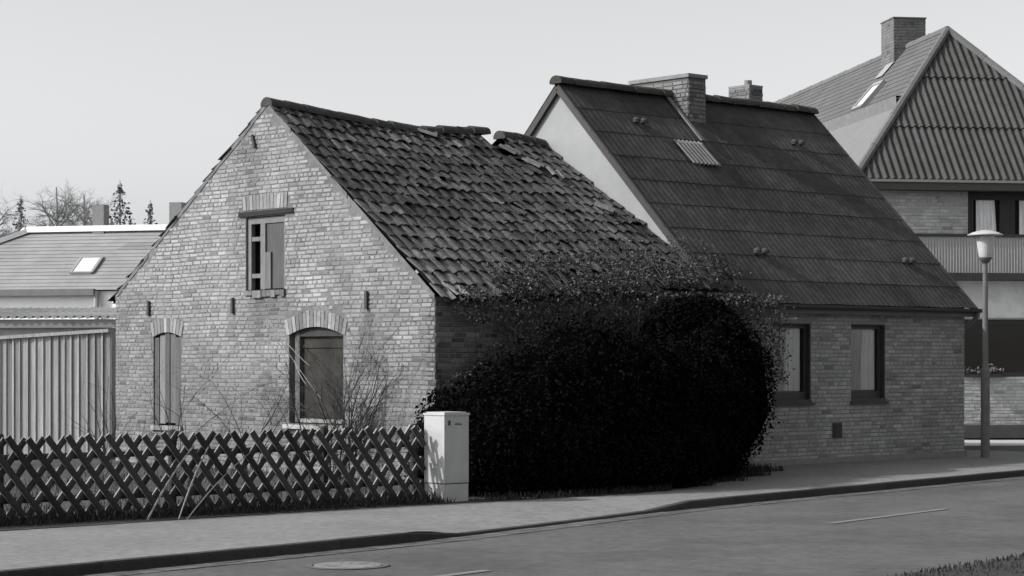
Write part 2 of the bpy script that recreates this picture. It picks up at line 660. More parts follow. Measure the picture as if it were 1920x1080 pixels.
# road
mb = MB()
rd = Vector((.61, .792)).normalized()
rn = Vector((rd.y, -rd.x))
rows = []
for i in range(0, len(kp), 4):
    a = kp[i] + nrm[i] * .0
    b = kp[i] + nrm[i] * 6.0
    rows.append([(a.x, a.y, -.1), ((a.x + b.x) / 2, (a.y + b.y) / 2, -.085), (b.x, b.y, -.1)])
mb.grid(rows)
a, b = kp[-1] + Vector((0, 0)), kp[-1] + nrm[-1] * 6
mb.face([(a.x, a.y, -.1), (b.x, b.y, -.1), (b.x + 40 * rd.x, b.y + 40 * rd.y, -.1), (a.x + 40 * rd.x, a.y + 40 * rd.y, -.1)])
mb.face([(a.x - .3, a.y - .4, -.104), (a.x + 40 * rd.x, a.y + 40 * rd.y, -.104), (a.x - 25, a.y + 32, -.104), (-10, 50, -.104)])
road = tag(mb.build('road', M['asphalt']), kind='structure')
for a, b in (((-2.05, 16.97), (-.22, 19.35)), ((3.69, 24.8), (5.53, 27.2)), ((9.2, 32.0), (11.0, 34.4))):
    a, b = Vector(a), Vector(b)
    d = (b - a).normalized()
    n_ = Vector((d.y, -d.x)) * .055
    m_ = MB()
    st = 14
    for k in range(st):
        p, q = a.lerp(b, k / st), a.lerp(b, (k + 1) / st)
        m_.face([(p.x - n_.x, p.y - n_.y, -.079), (p.x + n_.x, p.y + n_.y, -.079), (q.x + n_.x, q.y + n_.y, -.079), (q.x - n_.x, q.y - n_.y, -.079)])
    m_.build('lane_dash', M['paint'], road)

# kerb stones
mb = MB()
i = 0
while i < len(kp) - 5:
    a, b = kp[i], kp[i + 4]
    tone = rnd.uniform(.85, 1.12)
    w = nrm[i] * -.13
    g_ = (b - a).normalized() * .0025
    ha, hb = kerb_h(a) + rnd.uniform(-.003, .003), kerb_h(b)
    a2, b2 = a + g_, b - g_
    n_ = nrm[i] * .015
    mb.face([(a2.x + n_.x, a2.y + n_.y, -.1), (b2.x + n_.x, b2.y + n_.y, -.1), (b2.x, b2.y, hb - .015), (a2.x, a2.y, ha - .015)], tone)
    ia, ib = a2 + w * .12, b2 + w * .12
    mb.face([(a2.x, a2.y, ha - .015), (b2.x, b2.y, hb - .015), (ib.x, ib.y, hb + .003), (ia.x, ia.y, ha + .003)], tone)
    ja, jb = a2 + w, b2 + w
    mb.face([(ia.x, ia.y, ha + .003), (ib.x, ib.y, hb + .003), (jb.x, jb.y, hb + .003), (ja.x, ja.y, ha + .003)], tone * 1.3)
    mb.face([(a2.x, a2.y, -.1), (a2.x, a2.y, ha - .015), (ja.x, ja.y, ha + .003), (ja.x, ja.y, -.1)], tone)
    i += 4
tag(mb.build('kerb', M['kerb']), kind='structure')

# gutter of pale setts along the kerb foot
mb = MB()
i = 0
while i < len(kp) - 3:
    a, b = kp[i], kp[i + 1]
    d = (b - a)
    for q in range(2):
        p0_, p1_ = a + nrm[i] * (.016 + q * .15), a + nrm[i] * (.155 + q * .15)
        e = d * .96
        z = -.092 + rnd.uniform(-.002, .002)
        mb.face([(p0_.x, p0_.y, z), (p1_.x, p1_.y, z), (p1_.x + e.x, p1_.y + e.y, z), (p0_.x + e.x, p0_.y + e.y, z)], rnd.uniform(.8, 1.2))
    i += 1
tag(mb.build('gutter_strip', mat('gutter_setts', g(.125), .3, 9, .9, .4, 80, tone=True, stain=(.8, .36, .6, .7))), kind='structure')

# pavement: a strip that dips at the dropped kerb, then a level sheet under the houses
mb = MB()
rows = []
for i in range(len(kp)):
    n_ = nrm[i]
    h = kerb_h(kp[i])
    row = []
    for w, k in ((.12, 1), (.4, .72), (.8, .34), (1.2, .08), (1.7, 0)):
        p = kp[i] - n_ * w
        row.append((p.x, p.y, h * k - .001 * w))
    rows.append(row)
mb.grid(rows)
inner = [Vector(r[-1]) for r in rows]
poly = [(p.x, p.y, p.z) for p in inner[::3]] + [tuple(inner[-1])]
poly += [(11.0, 41.2, -.002), (9.5, 42.4, -.002), (-2, 46, -.002), (-30, 40, -.002), (-40, 10, -.002)]
mb.face(poly)
# skirt of the pavement towards the side street
mb.face([(11.0, 41.2, -.002), (9.5, 42.4, -.002), (9.5, 42.4, -.12), (11.0, 41.2, -.12)])
mb.face([(9.5, 42.4, -.002), (-2, 46, -.002), (-2, 46, -.12), (9.5, 42.4, -.12)])
tag(mb.build('pavement', M['paving']), kind='structure')
# pavement across the side street, in front of the big house
mb = MB()
mb.box(-2, 40, 44.7, 47.8, -.12, .0)
mb.box(-2, 40, 44.56, 44.7, -.12, .004, .4)
tag(mb.build('side_pavement', mat('sunlit_concrete', g(.42), .15, 3, .9, .3, 90, tone=True)), kind='structure')  # concrete colour raised in place of sunlight on this pavement

# garden
mb = MB()
edge = [(-25, -3.45), (-8.8, -3.5), (-5.5, -3.38), (-3.0, -3.4), (-2.0, -3.5), (-.6, -3.6), (.6, -3.6), (2, -3.2), (3.2, -2.7), (4.6, -2.0), (5.9, -1.25),
        (6.9, -.5), (7.2, .05)]
pts = []
for (a, b) in zip(edge, edge[1:]):
    for k in range(8):
        t, s = a[0] + (b[0] - a[0]) * k / 8, a[1] + (b[1] - a[1]) * k / 8
        pts.append(L(t, s + .08 * nz1(t * 3, 0) + .04 * nz1(t * 11, 4), .006))
pts.append(L(7.2, .05, .006))
poly = [tuple(p) for p in pts] + [tuple(L(7.2, 14, .006)), tuple(L(-25, 14, .006))]
mb.face(poly)
tag(mb.build('garden_soil', M['soil']), kind='structure')

# verge on the near side of the road
mb = MB()
va, vb = Vector((3.42, 18.7)), Vector((4.98, 20.7))
vd = (vb - va).normalized()
vn = Vector((vd.y, -vd.x))
rows = []
for k in range(-60, 110):
    p = va + vd * (k * .25)
    j = .10 * nz1(k * .31, 2) + .06 * nz1(k * .9, 8)
    rows.append([(p.x + vn.x * j, p.y + vn.y * j, -.078), (p.x + vn.x * (.25 + j), p.y + vn.y * (.25 + j), -.045 + .02 * nz1(k * .7, 5)),
                 (p.x + vn.x * 7, p.y + vn.y * 7, -.02)])
mb.grid(rows)
tag(mb.build('verge', M['verge']), kind='structure')

# ================================================================== OLD BRICK HOUSE (ruin)
old = thing('old_brick_house', 'derelict pale brick cottage with a sagging pantiled roof and boarded windows', 'house', L(0, 0), TH)


def ridge_z(t):
    tb = [(0, 6.02), (.8, 5.95), (1.6, 5.88), (2.4, 5.83), (3.2, 5.78), (4.0, 5.84), (4.6, 5.88), (5.2, 5.84), (6.05, 5.76), (7, 5.7)]
    for (a, za), (b, zb) in zip(tb, tb[1:]):
        if t <= b:
            k = max(0, (t - a) / (b - a))
            return za + (zb - za) * (k * k * (3 - 2 * k) * .5 + k * .5)
    return 5.7


def eave_f(t):
    return Vector((t, -.20, 2.70 + .042 * t + .03 * nz1(t * .9, 3)))


def ridge_f(t):
    return Vector((t, 4.2, ridge_z(t) - .06))


def eave_b(t):
    return Vector((t, 8.95, 2.84))


GW = 8.8


def gable_top(s):
    if s < 4.2:
        return 2.80 + (6.0 - 2.80) * (s / 4.2) - .04
    return 6.0 - (6.0 - 2.98) * ((s - 4.2) / 4.6) - .04


def flat(z):
    return lambda p: z


def seg(pa, pb, z, rise):
    m, hw = (pa + pb) / 2, (pb - pa) / 2
    return lambda p: z + rise * (1 - ((p - m) / hw) ** 2)


PG = lambda p, z, d: (-d, p, z)
op_up = (3.72, 4.80, 2.93, flat(4.13))
op_left = (6.71, 7.57, .68, seg(6.71, 7.57, 2.20, .08))
op_big = (2.20, 3.61, .80, seg(2.20, 3.61, 2.20, .13))
opens = [op_up, op_left, op_big]
arch_zone = [(2.12, 3.69, 2.0, seg(2.12, 3.69, 2.46, .15)), (6.66, 7.62, 2.0, seg(6.66, 7.62, 2.46, .06)),
             (3.62, 4.90, 4.10, flat(4.43)), (3.5, 4.97, 4.12, flat(4.25))]
mb = MB()
wall(mb, PG, 0, GW, gable_top, opens, reveal=.22)


def crack(s, z):
    # stepped crack rising from the arch, and small holes left by fallen bricks
    for (a, b) in ((3.67, 5.50), (3.95, 5.65)):
        if abs(s - a) < .13 and abs(z - b) < .07:
            return True
    for k in range(6):
        cs, cz = 2.35 + k * .10, 2.62 + k * .077
        if abs(s - cs) < .035 and abs(z - cz) < .05:
            return True
    for k in range(7):       # crumbling edge of the right verge
        cs = .35 + k * .55
        if abs(s - cs) < .12 and abs(z - (gable_top(cs) - .22)) < .05 and k % 2:
            return True
    return False


def gable_tone(s, z):
    k = 1.0
    # darker towards the bottom and a rusty streak under the small anchor
    k *= 1 - .30 * sstep(2.9, 1.2, z + .7 * nz1(s * .7, z * .5)) if z < 3.8 else 1
    for (ss, zz) in ((7.69, 2.6), (5.15, 2.6), (1.59, 2.6)):
        k *= 1 - .35 * sstep(.14, .03, abs(s - ss)) * sstep(zz - .9, zz - .2, z) * (1 if z < zz else 0)
    k *= 1 - .35 * sstep(.55, .15, abs(s - 4.25)) * sstep(2.2, 2.7, z) * (1 if z < 2.92 else 0)
    k *= 1 - .28 * sstep(.15, .45, nz1(s * .9 + 31, z * 1.1 + 5)) * sstep(2.8, 1.6, z)
    k *= 1 + .22 * sstep(.0, .4, nz1(s * .8 + 11, z * .9 + 2))
    k *= 1 - .22 * sstep(.28, .06, abs(s - 4.55 + .05 * nz1(z * 3, 1))) * sstep(4.1, 4.4, z) * sstep(5.5, 5.1, z)
    k *= 1 - .22 * sstep(.2, .5, nz1(s * 1.1 + 3, z * 1.3))
    k *= 1 - .3 * sstep(.75, .2, math.hypot((s - 4.3) * .8, z - 2.55))
    return k


bricks(mb, PG, 0, GW, gable_top, opens + arch_zone, wob=.02, miss=.009, tvar=.11, h=.068, length=.238, joint=.013, jit=.006, proud=.007, skip=crack, tonefn=gable_tone)
# lime filling along the verges
for a, b in ((0.0, 4.2), (4.2, 8.8)):
    n = 26
    for k in range(n):
        s0, s1 = a + (b - a) * k / n, a + (b - a) * (k + 1) / n
        d0, d1 = .05 + .05 * abs(nz1(s0 * 3, 9)), .05 + .05 * abs(nz1(s1 * 3, 9))
        if rnd.random() < .14:
            continue
        pts = [(s0, gable_top(s0) - d0), (s1, gable_top(s1) - d1), (s1, gable_top(s1) + .015), (s0, gable_top(s0) + .015)]
        F = [PG(p, z, .012) for p, z in pts]
        B = [PG(p, z, 0) for p, z in pts]
        mb.face(F, 1, 2)
        for j in range(4):
            mb.face([B[j], B[(j + 1) % 4], F[(j + 1) % 4], F[j]], 1, 2)
# quoin return: the corner towards the street
mb.box(.0, .22, 0.002, .2, 0, 2.74, 1, 1)
M['lime'] = mat('lime_mortar', g(.15), .3, 8, .95, .5, 60, stain=(2, .35, .6, .7))
mb.build('gable_wall', [M['brick'], M['mortar'], M['lime']], old)

mb = MB()
arch(mb, PG, 2.14, 3.67, lambda p: seg(2.20, 3.61, 2.20, .13)(max(2.2, min(3.61, p))), .25, 17)
mb.build('brick_arch', [M['brick']], old)
mb = MB()
arch(mb, PG, 6.68, 7.60, lambda p: seg(6.71, 7.57, 2.20, .08)(max(6.71, min(7.57, p))), .25, 10)
mb.build('brick_arch', [M['brick']], old)
mb = MB()
arch(mb, PG, 3.66, 4.86, flat(4.245), .24, 13, spread=.03)
mb.build('brick_arch', [M['brick']], old)

# street wall and the two hidden walls
PS = lambda p, z, d: (p, -d, z)
M['brick_shade'] = mat('shaded_brick', g(.15, .04), .25, 14, .9, .3, 90, tone=True, stain=(.8, .35, .6, .6))  # cottage brick darkened for the shade on the street side
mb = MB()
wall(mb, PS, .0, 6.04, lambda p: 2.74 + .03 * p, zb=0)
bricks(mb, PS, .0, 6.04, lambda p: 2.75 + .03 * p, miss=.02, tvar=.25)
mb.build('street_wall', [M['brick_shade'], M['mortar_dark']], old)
mb = MB()
mb.face([(0.22, GW, 0), (6.04, GW, 0), (6.04, GW, 2.8), (.22, GW, 2.8)])
mb.face([(6.03, 0.2, 0), (6.03, GW, 0), (6.03, GW, 2.8), (6.03, 4.2, 5.6), (6.03, .2, 2.8)])
mb.build('rear_wall', M['mortar_dark'], old)

# roof
mb = MB()


def tile_hole(t, d, rr):
    if 4.46 < t < 5.10 and d > 4.45:
        return True
    if 4.5 < t < 5.35 and 3.7 < d < 4.62 and rr.random() < .38:
        return True
    return rr.random() < .004


def tile_tone(t, d):
    k = 1.0 + .65 * sstep(2.6, .2, d) * sstep(4.5, 1.0, t) * (1 + .5 * nz1(t * 1.3, d * 1.3))  # lighter low down near the gable: grazing sun put into the tone
    k *= 1 - .12 * sstep(1.6, .2, t) * sstep(2.4, 4.0, d)
    k *= 1 + .55 * nz1(t * 1.1 + 7, d * 1.1) + .25 * nz1(t * 2.7, d * 2.7)
    return k


pantiles(mb, eave_f, ridge_f, .0, 6.0, hole=tile_hole, seed=11, rough=1.15, tonefn=tile_tone)
pantiles(mb, eave_b, ridge_f, .0, 6.0, hole=lambda t, d, rr: 4.46 < t < 5.1 and d > 4.7, seed=12, flip=-1)
roof = mb.build('roof', M['tile'], old)
mb = MB()
ridge_tiles(mb, lambda t: Vector((t, 4.2, ridge_z(t))), .0, 6.05, gap=lambda t: 4.5 < t < 5.05, tilt=1.2, lift=-.03, rad=.15)
mb.build('ridge', M['ridge'], roof, smooth=False)
mb = MB()
for (E, Rg, lim) in ((eave_f, ridge_f, .82), (eave_b, ridge_f, .80)):
    n = 24
    for k in range(n):
        a, b = .02 + 6.0 * k / n, .02 + 6.0 * (k + 1) / n
        top_ = lim if (4.45 < (a + b) / 2 < 5.1) else 1.0
        q = [E(a), E(b), E(b).lerp(Rg(b), top_), E(a).lerp(Rg(a), top_)]
        mb.face([p + Vector((0, 0, -.035)) for p in q])
mb.build('sky_block_sheet', M['dark_in'], roof)  # added dark sheet that stops sky showing between the tiles
# battens and rafters seen through the hole, and slipped tiles beside it
mb = MB()
for k in range(15):
    d = .25 + k * .335
    if d < 3.6:
        continue
    p = [eave_f(t) + (ridge_f(t) - eave_f(t)) * (d / 5.37) + Vector((0, 0, -.03)) for t in (4.2, 5.5)]
    mb.beam(p[0], p[1], .045, .03, tone=2.2)
for t in (4.5, 5.2):
    a, b = eave_f(t), ridge_f(t)
    mb.beam(a.lerp(b, .6) + Vector((0, 0, -.1)), b + Vector((0, 0, -.1)), .08, .1, tone=1.8)
mb.build('batten', M['wood_dark'], roof)
mb = MB()
for (t, d, yw, tn) in ((4.98, 3.95, .5, 2.6), (5.12, 3.62, -.3, 2.2), (4.72, 4.35, .35, 1.6), (3.35, 5.0, .9, 3.5), (5.55, 2.5, .7, 2.6)):
    a, b = eave_f(t), ridge_f(t)
    ey = (b - a).normalized()
    o = a + ey * d
    ex = Vector((1, 0, 0))
    nn = ex.cross(ey).normalized()
    u = ex * math.cos(yw) + ey * math.sin(yw)
    v = ey * math.cos(yw) - ex * math.sin(yw)
    rows = []
    for q in (0, 1):
        rows.append([o + u * ((k / 6 - .5) * .25) + v * (q * .36) + nn * (.07 + .03 * math.sin(k / 6 * 6.28) + .02 * (1 - q)) for k in range(7)])
    mb = MB()
    mb.grid(rows, tn)
    mb.build('slipped_tile', M['tile'], roof)

# upper window: rotten frame, left casement with two bars, boarded right half, timber lintel
uw = MB()
x = .035
uw.box(x, x + .07, 4.70, 4.80, 2.95, 4.12)
uw.box(x, x + .07, 3.72, 3.80, 2.95, 4.12)
uw.box(x, x + .07, 3.80, 4.70, 4.02, 4.12)
uw.box(x - .01, x + .08, 4.30, 4.43, 2.95, 4.02)
win = uw.build('upper_window', M['wood_frame'], old)
for z in (3.74, 3.14):
    m_ = MB()
    m_.box(x + .01, x + .05, 4.43, 4.70, z, z + .07)
    m_.build('glazing_bar', M['wood_frame'], win)
m_ = MB()
m_.box(x + .02, x + .045, 3.80, 4.30, 2.96, 4.02, .72)
m_.box(x - .012, x + .018, 4.15, 4.30, 2.96, 3.55, 1.15)
m_.build('board', M['wood_grey'], win)
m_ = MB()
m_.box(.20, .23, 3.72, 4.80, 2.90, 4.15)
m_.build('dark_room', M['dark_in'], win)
m_ = MB()
m_.box(-.03, .15, 3.48, 4.98, 4.15, 4.225, .35, fn=lambda a, b, c: (a, b, c + .012 * math.sin(b * 3) - .02 * (b - 4.2)))
m_.build('lintel', M['wood_dark'], old)
m_ = MB()
for k in range(9):
    a = 3.70 + k * .125
    m_.box(-.035 - rnd.random() * .02, .1, a, a + .115, 2.86 - rnd.random() * .05, 2.935, rnd.uniform(.4, .8))
m_.build('sill', M['brick'], old)

# boarded window on the left
m_ = MB()
a = 6.72
for k, w in enumerate((.20, .17, .15, .18, .15)):
    tn = (.8, 1.0, .7, 1.5, .75)[k]
    ft = op_left[3]
    e0, e1 = a + .006, a + w - .004
    m_.box(.02 + .012 * (k % 2), .05 + .012 * (k % 2), e0, e1, .70 + rnd.uniform(-.02, .05), min(ft(e0), ft(e1)) - .01, tn)
    a += w
bw = m_.build('boarded_window', M['wood_grey'], old)
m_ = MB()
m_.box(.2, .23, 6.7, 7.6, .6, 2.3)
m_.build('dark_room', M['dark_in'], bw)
m_ = MB()
for k in range(8):
    a = 6.66 + k * .118
    m_.box(-.045 - rnd.random() * .02, .1, a, a + .108, .60, .675 + rnd.random() * .01, rnd.uniform(.5, 1.2))
m_.build('sill', M['brick'], bw)

# large boarded window
m_ = MB()
m_.box(.12, .15, 2.26, 3.40, .88, 2.18, 1)
m_.box(.10, .12, 2.26, 3.40, 2.00, 2.05, 1)
lw = m_.build('large_window', M['board_dark'], old)
m_ = MB()
m_.box(.05, .16, 3.40, 3.52, .82, 2.26, 1.6)
m_.box(.05, .16, 2.20, 2.26, .82, 2.22, 1.2)
m_.box(.06, .16, 2.26, 3.40, 2.18, 2.33, .7)
m_.box(.06, .16, 2.26, 3.40, .82, .88, 4)
m_.build('frame', M['wood_dark'], lw)
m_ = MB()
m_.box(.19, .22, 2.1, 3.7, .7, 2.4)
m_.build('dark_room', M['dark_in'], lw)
m_ = MB()
m_.box(-.07, .1, 2.12, 3.70, .72, .785, 1, fn=lambda a, b, c: (a, b, c + .015 * nz1(b * 2, c)))
m_.build('sill', M['plaster_grey'], lw)

# wall anchors
for (s, z, ln, tl) in ((7.69, 2.70, .26, 0), (5.15, 2.70, .26, .0), (1.59, 2.72, .28, 0), (4.55, 5.36, .22, .35)):
    m_ = MB()
    dz, ds = math.cos(tl) * ln / 2, math.sin(tl) * ln / 2
    m_.beam((-.035, s + ds, z + dz), (-.035, s - ds, z - dz), .055, .03, up=(1, 0, 0))
    m_.build('wall_anchor', M['iron'], old)

# ================================================================== LOWER HOUSE (occupied)
new = thing('corner_house', 'low occupied brick house with a dark corrugated roof and white plastered gable', 'house', L(0, 0), TH)
T0, T1 = 6.06, 12.94
DE = 7.5
ops2 = [(7.50, 8.50, 1.06, flat(2.44)), (9.60, 10.56, 1.06, flat(2.44))]
mb = MB()
wall(mb, PS, T0, T1, flat(2.80), ops2, reveal=.2)
bricks(mb, PS, T0, T1, flat(2.80), ops2, miss=.001, tvar=.13, h=.071, jit=.002, proud=.008)
PR = lambda p, z, d: (T1 + d, p, z)
rt = lambda s: 2.75 + (6.68 - 2.75) * (1 - abs(s - 3.75) / 3.75)
wall(mb, PR, 0, DE, rt)
bricks(mb, PR, 0, DE, rt, miss=.001, tvar=.13, h=.071, jit=.002, proud=.008)
mb.build('brick_wall', [M['brick_dark'], M['mortar_dark']], new)
mb = MB()
mb.box(T0, T0 + .2, 0.21, DE, 0, 2.75)
n = 24
for k in range(n):
    s0, s1 = DE * k / n, DE * (k + 1) / n
    mb.face([(T0, s0, 2.75), (T0, s1, 2.75), (T0, s1, rt(s1)), (T0, s0, rt(s0))])
mb.build('plaster_gable', M['plaster'], new)
mb = MB()
mb.face([(T0, DE, 0), (T1, DE, 0), (T1, DE, 2.8), (T0, DE, 2.8)])
mb.build('rear_wall', M['mortar_dark'], new)
# plinth
mb = MB()
mb.box(T0, T1 + .02, -.035, 0, 0, .1)
mb.box(T1, T1 + .03, -.035, DE, 0, .1)
mb.build('plinth', M['mortar_dark'], new)

RT0, RT1 = 5.97, 13.06
e2 = lambda t: Vector((t, -.22, 2.76))
r2 = lambda t: Vector((t, 3.75, 6.74))
b2 = lambda t: Vector((t, 7.72, 2.76))
mb = MB()


def sheet_tone(t, r):
    k = 1.0
    if 7.3 < t < 8.8 and r == 8:
        k *= .8
    if 6.9 < t < 8.2 and r == 4:
        k *= .8
    k *= 1 + .25 * nz1(t * .6, r * .5)
    return k


corrugated(mb, e2, r2, RT0, RT1, 9, pitch=.146, amp=.0032, step=.010, tvar=.05, tonefn=sheet_tone)
corrugated(mb, b2, r2, RT0, RT1, 9, pitch=.146, amp=.0032, step=.010, tvar=.05, flip=-1)
roof2 = mb.build('roof', M['sheet'], new)
mb = MB()
ridge_tiles(mb, lambda t: Vector((t, 3.75, 6.74)), RT0, RT1, rad=.15, ln=.38, lift=.07, seed=9)
mb.build('ridge', mat('red_ridge_tile', g(.045, .12), .3, 9, .85, .3, 50, tone=True), roof2)
# barge boards under the verges
for t in (RT0 + .01, RT1 - .04):
    for a, b in ((e2, r2), (b2, r2)):
        mb = MB()
        mb.beam(a(t) + Vector((.015, 0, -.07)), b(t) + Vector((.015, 0, -.07)), .03, .13)
        mb.build('verge_board', M['frame_dark'], roof2)
# translucent corrugated sheet let into the roof
mb = MB()
up2 = (r2(0) - e2(0)).normalized()
q0, q1 = 2.30 + .22, 2.78 + .22
ee = lambda t: e2(t) + (r2(t) - e2(t)) * (q0 / 3.97) + Vector((0, -.0354, .0354))
rr_ = lambda t: e2(t) + (r2(t) - e2(t)) * (q1 / 3.97) + Vector((0, -.03, .03))
corrugated(mb, ee, rr_, 7.95, 8.68, 1, pitch=.104, amp=.022, step=.02, tvar=.1, per=12)
mb.build('skylight_sheet', M['sheet_pale'], roof2)
mb = MB()
pa, pb = e2(8.73) + (r2(8.73) - e2(8.73)) * .76, e2(8.73) + (r2(8.73) - e2(8.73)) * .985
mb.beam(pa + Vector((0, -.04, .05)), pb + Vector((0, -.04, .05)), .07, .03, up=(0, -.7, .7), tone=1)
mb.build('flashing', M['zinc'], roof2)
# vent knobs in pairs
for (t, q) in ((7.28, .83), (11.5, .80), (7.8, .22), (11.9, .21)):
    m_ = MB()
    for dt in (0, .20):
        o = e2(t + dt) + (r2(t) - e2(t)) * q + Vector((0, -.05, .05))
        m_.lathe([(.07, -.03), (.075, .02), (.05, .06), (.0, .07)], 10, o)
    m_.build('roof_vent', M['iron'], roof2)
# gutter, fascia, downpipe
mb = MB()
pr = [(-.26 + .065 * math.cos(math.pi + math.pi * k / 8), 2.745 + .065 * math.sin(math.pi + math.pi * k / 8)) for k in range(9)]
mb.grid([[(RT0 + .05, y, z) for y, z in pr], [(RT1 + .06, y, z) for y, z in pr]])
mb.grid([[(RT0 + .05, y * .97 - .008, z + .006) for y, z in pr], [(RT1 + .06, y * .97 - .008, z + .006) for y, z in pr]])
for t in (RT0 + .05, RT1 + .06):
    mb.face([(t, y, z) for y, z in pr])
mb.build('gutter', mat('dark_gutter', g(.05), .2, 6, .7, .1, 30), new)
mb = MB()
mb.box(RT0 + .06, RT1 - .02, -.19, -.14, 2.60, 2.74)
mb.box(RT0 + .06, RT1 - .02, -.14, .02, 2.64, 2.67)
mb.build('eaves_board', mat('brown_board', g(.10, .04), .2, 8, .8, .1, 40), new)
mb = MB()
mb.tube([(13.02, -.26, 2.70), (13.02, -.25, 2.62), (13.03, -.02, 2.45), (13.03, .1, 2.38), (13.03, .12, 2.2), (13.03, .12, .05)], [.04] * 6, 10)
mb.build('downpipe', M['zinc'], new)

for (a, b) in ((7.50, 8.50), (9.60, 10.56)):
    m_ = MB()
    m_.box(a, a + .075, .09, .16, 1.12, 2.44)
    m_.box(b - .075, b, .09, .16, 1.12, 2.44)
    m_.box(a + .075, b - .075, .09, .16, 2.355, 2.44)
    m_.box(a + .075, b - .075, .09, .16, 1.12, 1.25)
    w_ = m_.build('window', M['frame_dark'], new)
    m_ = MB()
    m_.box(a + .075, b - .075, .12, .13, 1.25, 2.355)
    m_.build('pane', M['pane'], w_)
    m_ = MB()
    n = 40
    x0_, x1_ = a + .08 + (b - a) * .40, b - .12
    m_.grid([[(x0_ + (x1_ - x0_) * (k / n) ** 1.1 + (.05 * (1 - k / n) if z > 2 else 0), .155 + .020 * math.sin(k * .9) + .012 * math.sin(k * .37), z) for k in range(n + 1)] for z in (1.27, 1.9, 2.34)])
    m_.build('curtain', M['curtain'], w_)
    m_ = MB()
    x0_, x1_ = a + .07, a + .08 + (b - a) * .46
    m_.grid([[(x0_ + (x1_ - x0_) * k / n, .172 + .012 * math.sin(k * 1.1), z) for k in range(n + 1)] for z in (1.27, 2.34)])
    m_.build('curtain', M['curtain_dim'], w_)
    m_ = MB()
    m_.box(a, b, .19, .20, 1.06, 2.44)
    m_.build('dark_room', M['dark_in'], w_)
    m_ = MB()
    m_.box(a - .04, b + .05, -.06, .09, 1.02, 1.06, 1)
    m_.box(a - .01, b + .02, -.012, .09, 1.06, 1.12, 1)
    m_.build('sill', M['frame_dark'], w_)
    # dark stained lining of the reveal, seen on the far side
    m_ = MB()
    m_.box(b - .02, b - .001, .004, .09, 1.12, 2.44)
    m_.box(a + .001, b - .02, .004, .09, 2.42, 2.439)
    m_.build('lining', M['frame_dark'], w_)
mb = MB()
mb.box(9.08, 9.32, -.03, -.008, .44, .70)
for k in range(5):
    mb.box(9.11, 9.29, -.045, -.03, .47 + k * .045, .495 + k * .045)
mb.build('vent_grille', M['iron'], new)

mb = MB()
brick_box(mb, 8.86, 9.33, 3.24, 4.75, 5.6, 7.06, tvar=.14, h=.078, miss=.0, jit=.002)
mb.box(8.83, 9.36, 3.21, 4.78, 7.06, 7.13, .8, 2)
mb.build('chimney', [mat('chimney_brick', g(.15), .2, 14, .9, .3, 90, tone=True), mat('chimney_mortar', g(.085), .2, 9, .95, .3, 70), M['mortar_dark']], new)
mb = MB()
brick_box(mb, 12.09, 12.49, 4.6, 5.15, 5.0, 7.28, tvar=.14, h=.078, miss=.0, jit=.002)
mb.box(12.085, 12.495, 4.595, 5.155, 7.285, 7.33, .8, 2)
mb.lathe([(.08, 0), (.08, .1), (.06, .1), (.06, .0)], 10, (12.22, 4.75, 7.33), 1, 2)
mb.build('chimney', [mat('dark_chimney_brick', g(.13), .2, 14, .9, .3, 90, tone=True), M['mortar_dark'], M['mortar_dark']], new)

# ================================================================== BIG HOUSE ON THE RIGHT
psi = math.atan2(.148, .989)
big = thing('tall_house', 'large two storey house with a hipped corrugated roof and a balcony', 'house', (7.70, 48.0, 0), psi)
Wd, Dp, EZ, RZ = 6.9, 24.0, 5.86, 9.80
hw = Wd / 2
ap, ap2 = Vector((hw, hw, RZ)), Vector((hw, Dp - hw, RZ))
c00, c10, c11, c01 = Vector((0, 0, EZ)), Vector((Wd, 0, EZ)), Vector((Wd, Dp, EZ)), Vector((0, Dp, EZ))


def tri_corr(mb, A, B, T, pitch, amp, nrows=3):
    """corrugated triangle: eave A..B, top T"""
    ln = (B - A).length
    n = int(ln / pitch * 8)
    ex = (B - A).normalized()
    ft = (T - A).dot(ex)
    foot = A + ex * ft
    up = T - foot
    nn = ex.cross(up).normalized()
    H = up.length
    upn = up.normalized()

    def lim(x):
        return max(.001, (x / ft if x < ft else (ln - x) / (ln - ft)) * H)
    for r in range(nrows):
        h0, h1 = H * r / nrows, H * (r + 1) / nrows + .05
        sp = .0
        lo, hi = [], []
        for k in range(n + 1):
            xx = ln * k / n
            m = lim(xx)
            off = amp * math.sin(2 * math.pi * xx / pitch)
            a, b = min(h0, m), min(h1, m)
            lo.append(A + ex * xx + upn * a + nn * (off + .035))
            hi.append(A + ex * xx + upn * b + nn * (off + sp))
        mb.grid([lo, hi], 1.0 + .05 * (r % 2))
        mb.grid([[p - nn * .03 for p in lo], lo], .7)


mb = MB()
tri_corr(mb, c00, c10, ap, .177, .028)
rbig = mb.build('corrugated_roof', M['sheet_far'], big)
# left slope: tiled upper part with a step, paler lower part
mb = MB()
ml0 = c00.lerp(ap, .5)
ml1 = c01.lerp(ap2, .5)
nl = Vector((-.76, 0, .65))
rows = 13
for k in range(rows):
    a0, a1 = ml0.lerp(ap, k / rows), ml1.lerp(ap2, k / rows)
    b0, b1 = ml0.lerp(ap, (k + 1) / rows), ml1.lerp(ap2, (k + 1) / rows)
    o_, o2 = nl * .032, nl * .02
    if k == 0:
        o_ = nl * .22
        o2 = nl * .04
    mb.face([a0 + o_, a1 + o_, b1 + o2, b0 + o2], 1 + rnd.uniform(-.06, .06))
    mb.face([a0 + o_, a1 + o_, a1 + o_ - nl * .04, a0 + o_ - nl * .04], .8)
mb.face([c10, c11, ap2, ap], .8)
mb.face([c11, c01, ap2], .8)
mb.build('tiled_slope', M['roof_far'], rbig)
mb = MB()
mb.face([c00 + nl * .02, c01 + nl * .02, ml1 + nl * .02, ml0 + nl * .02])
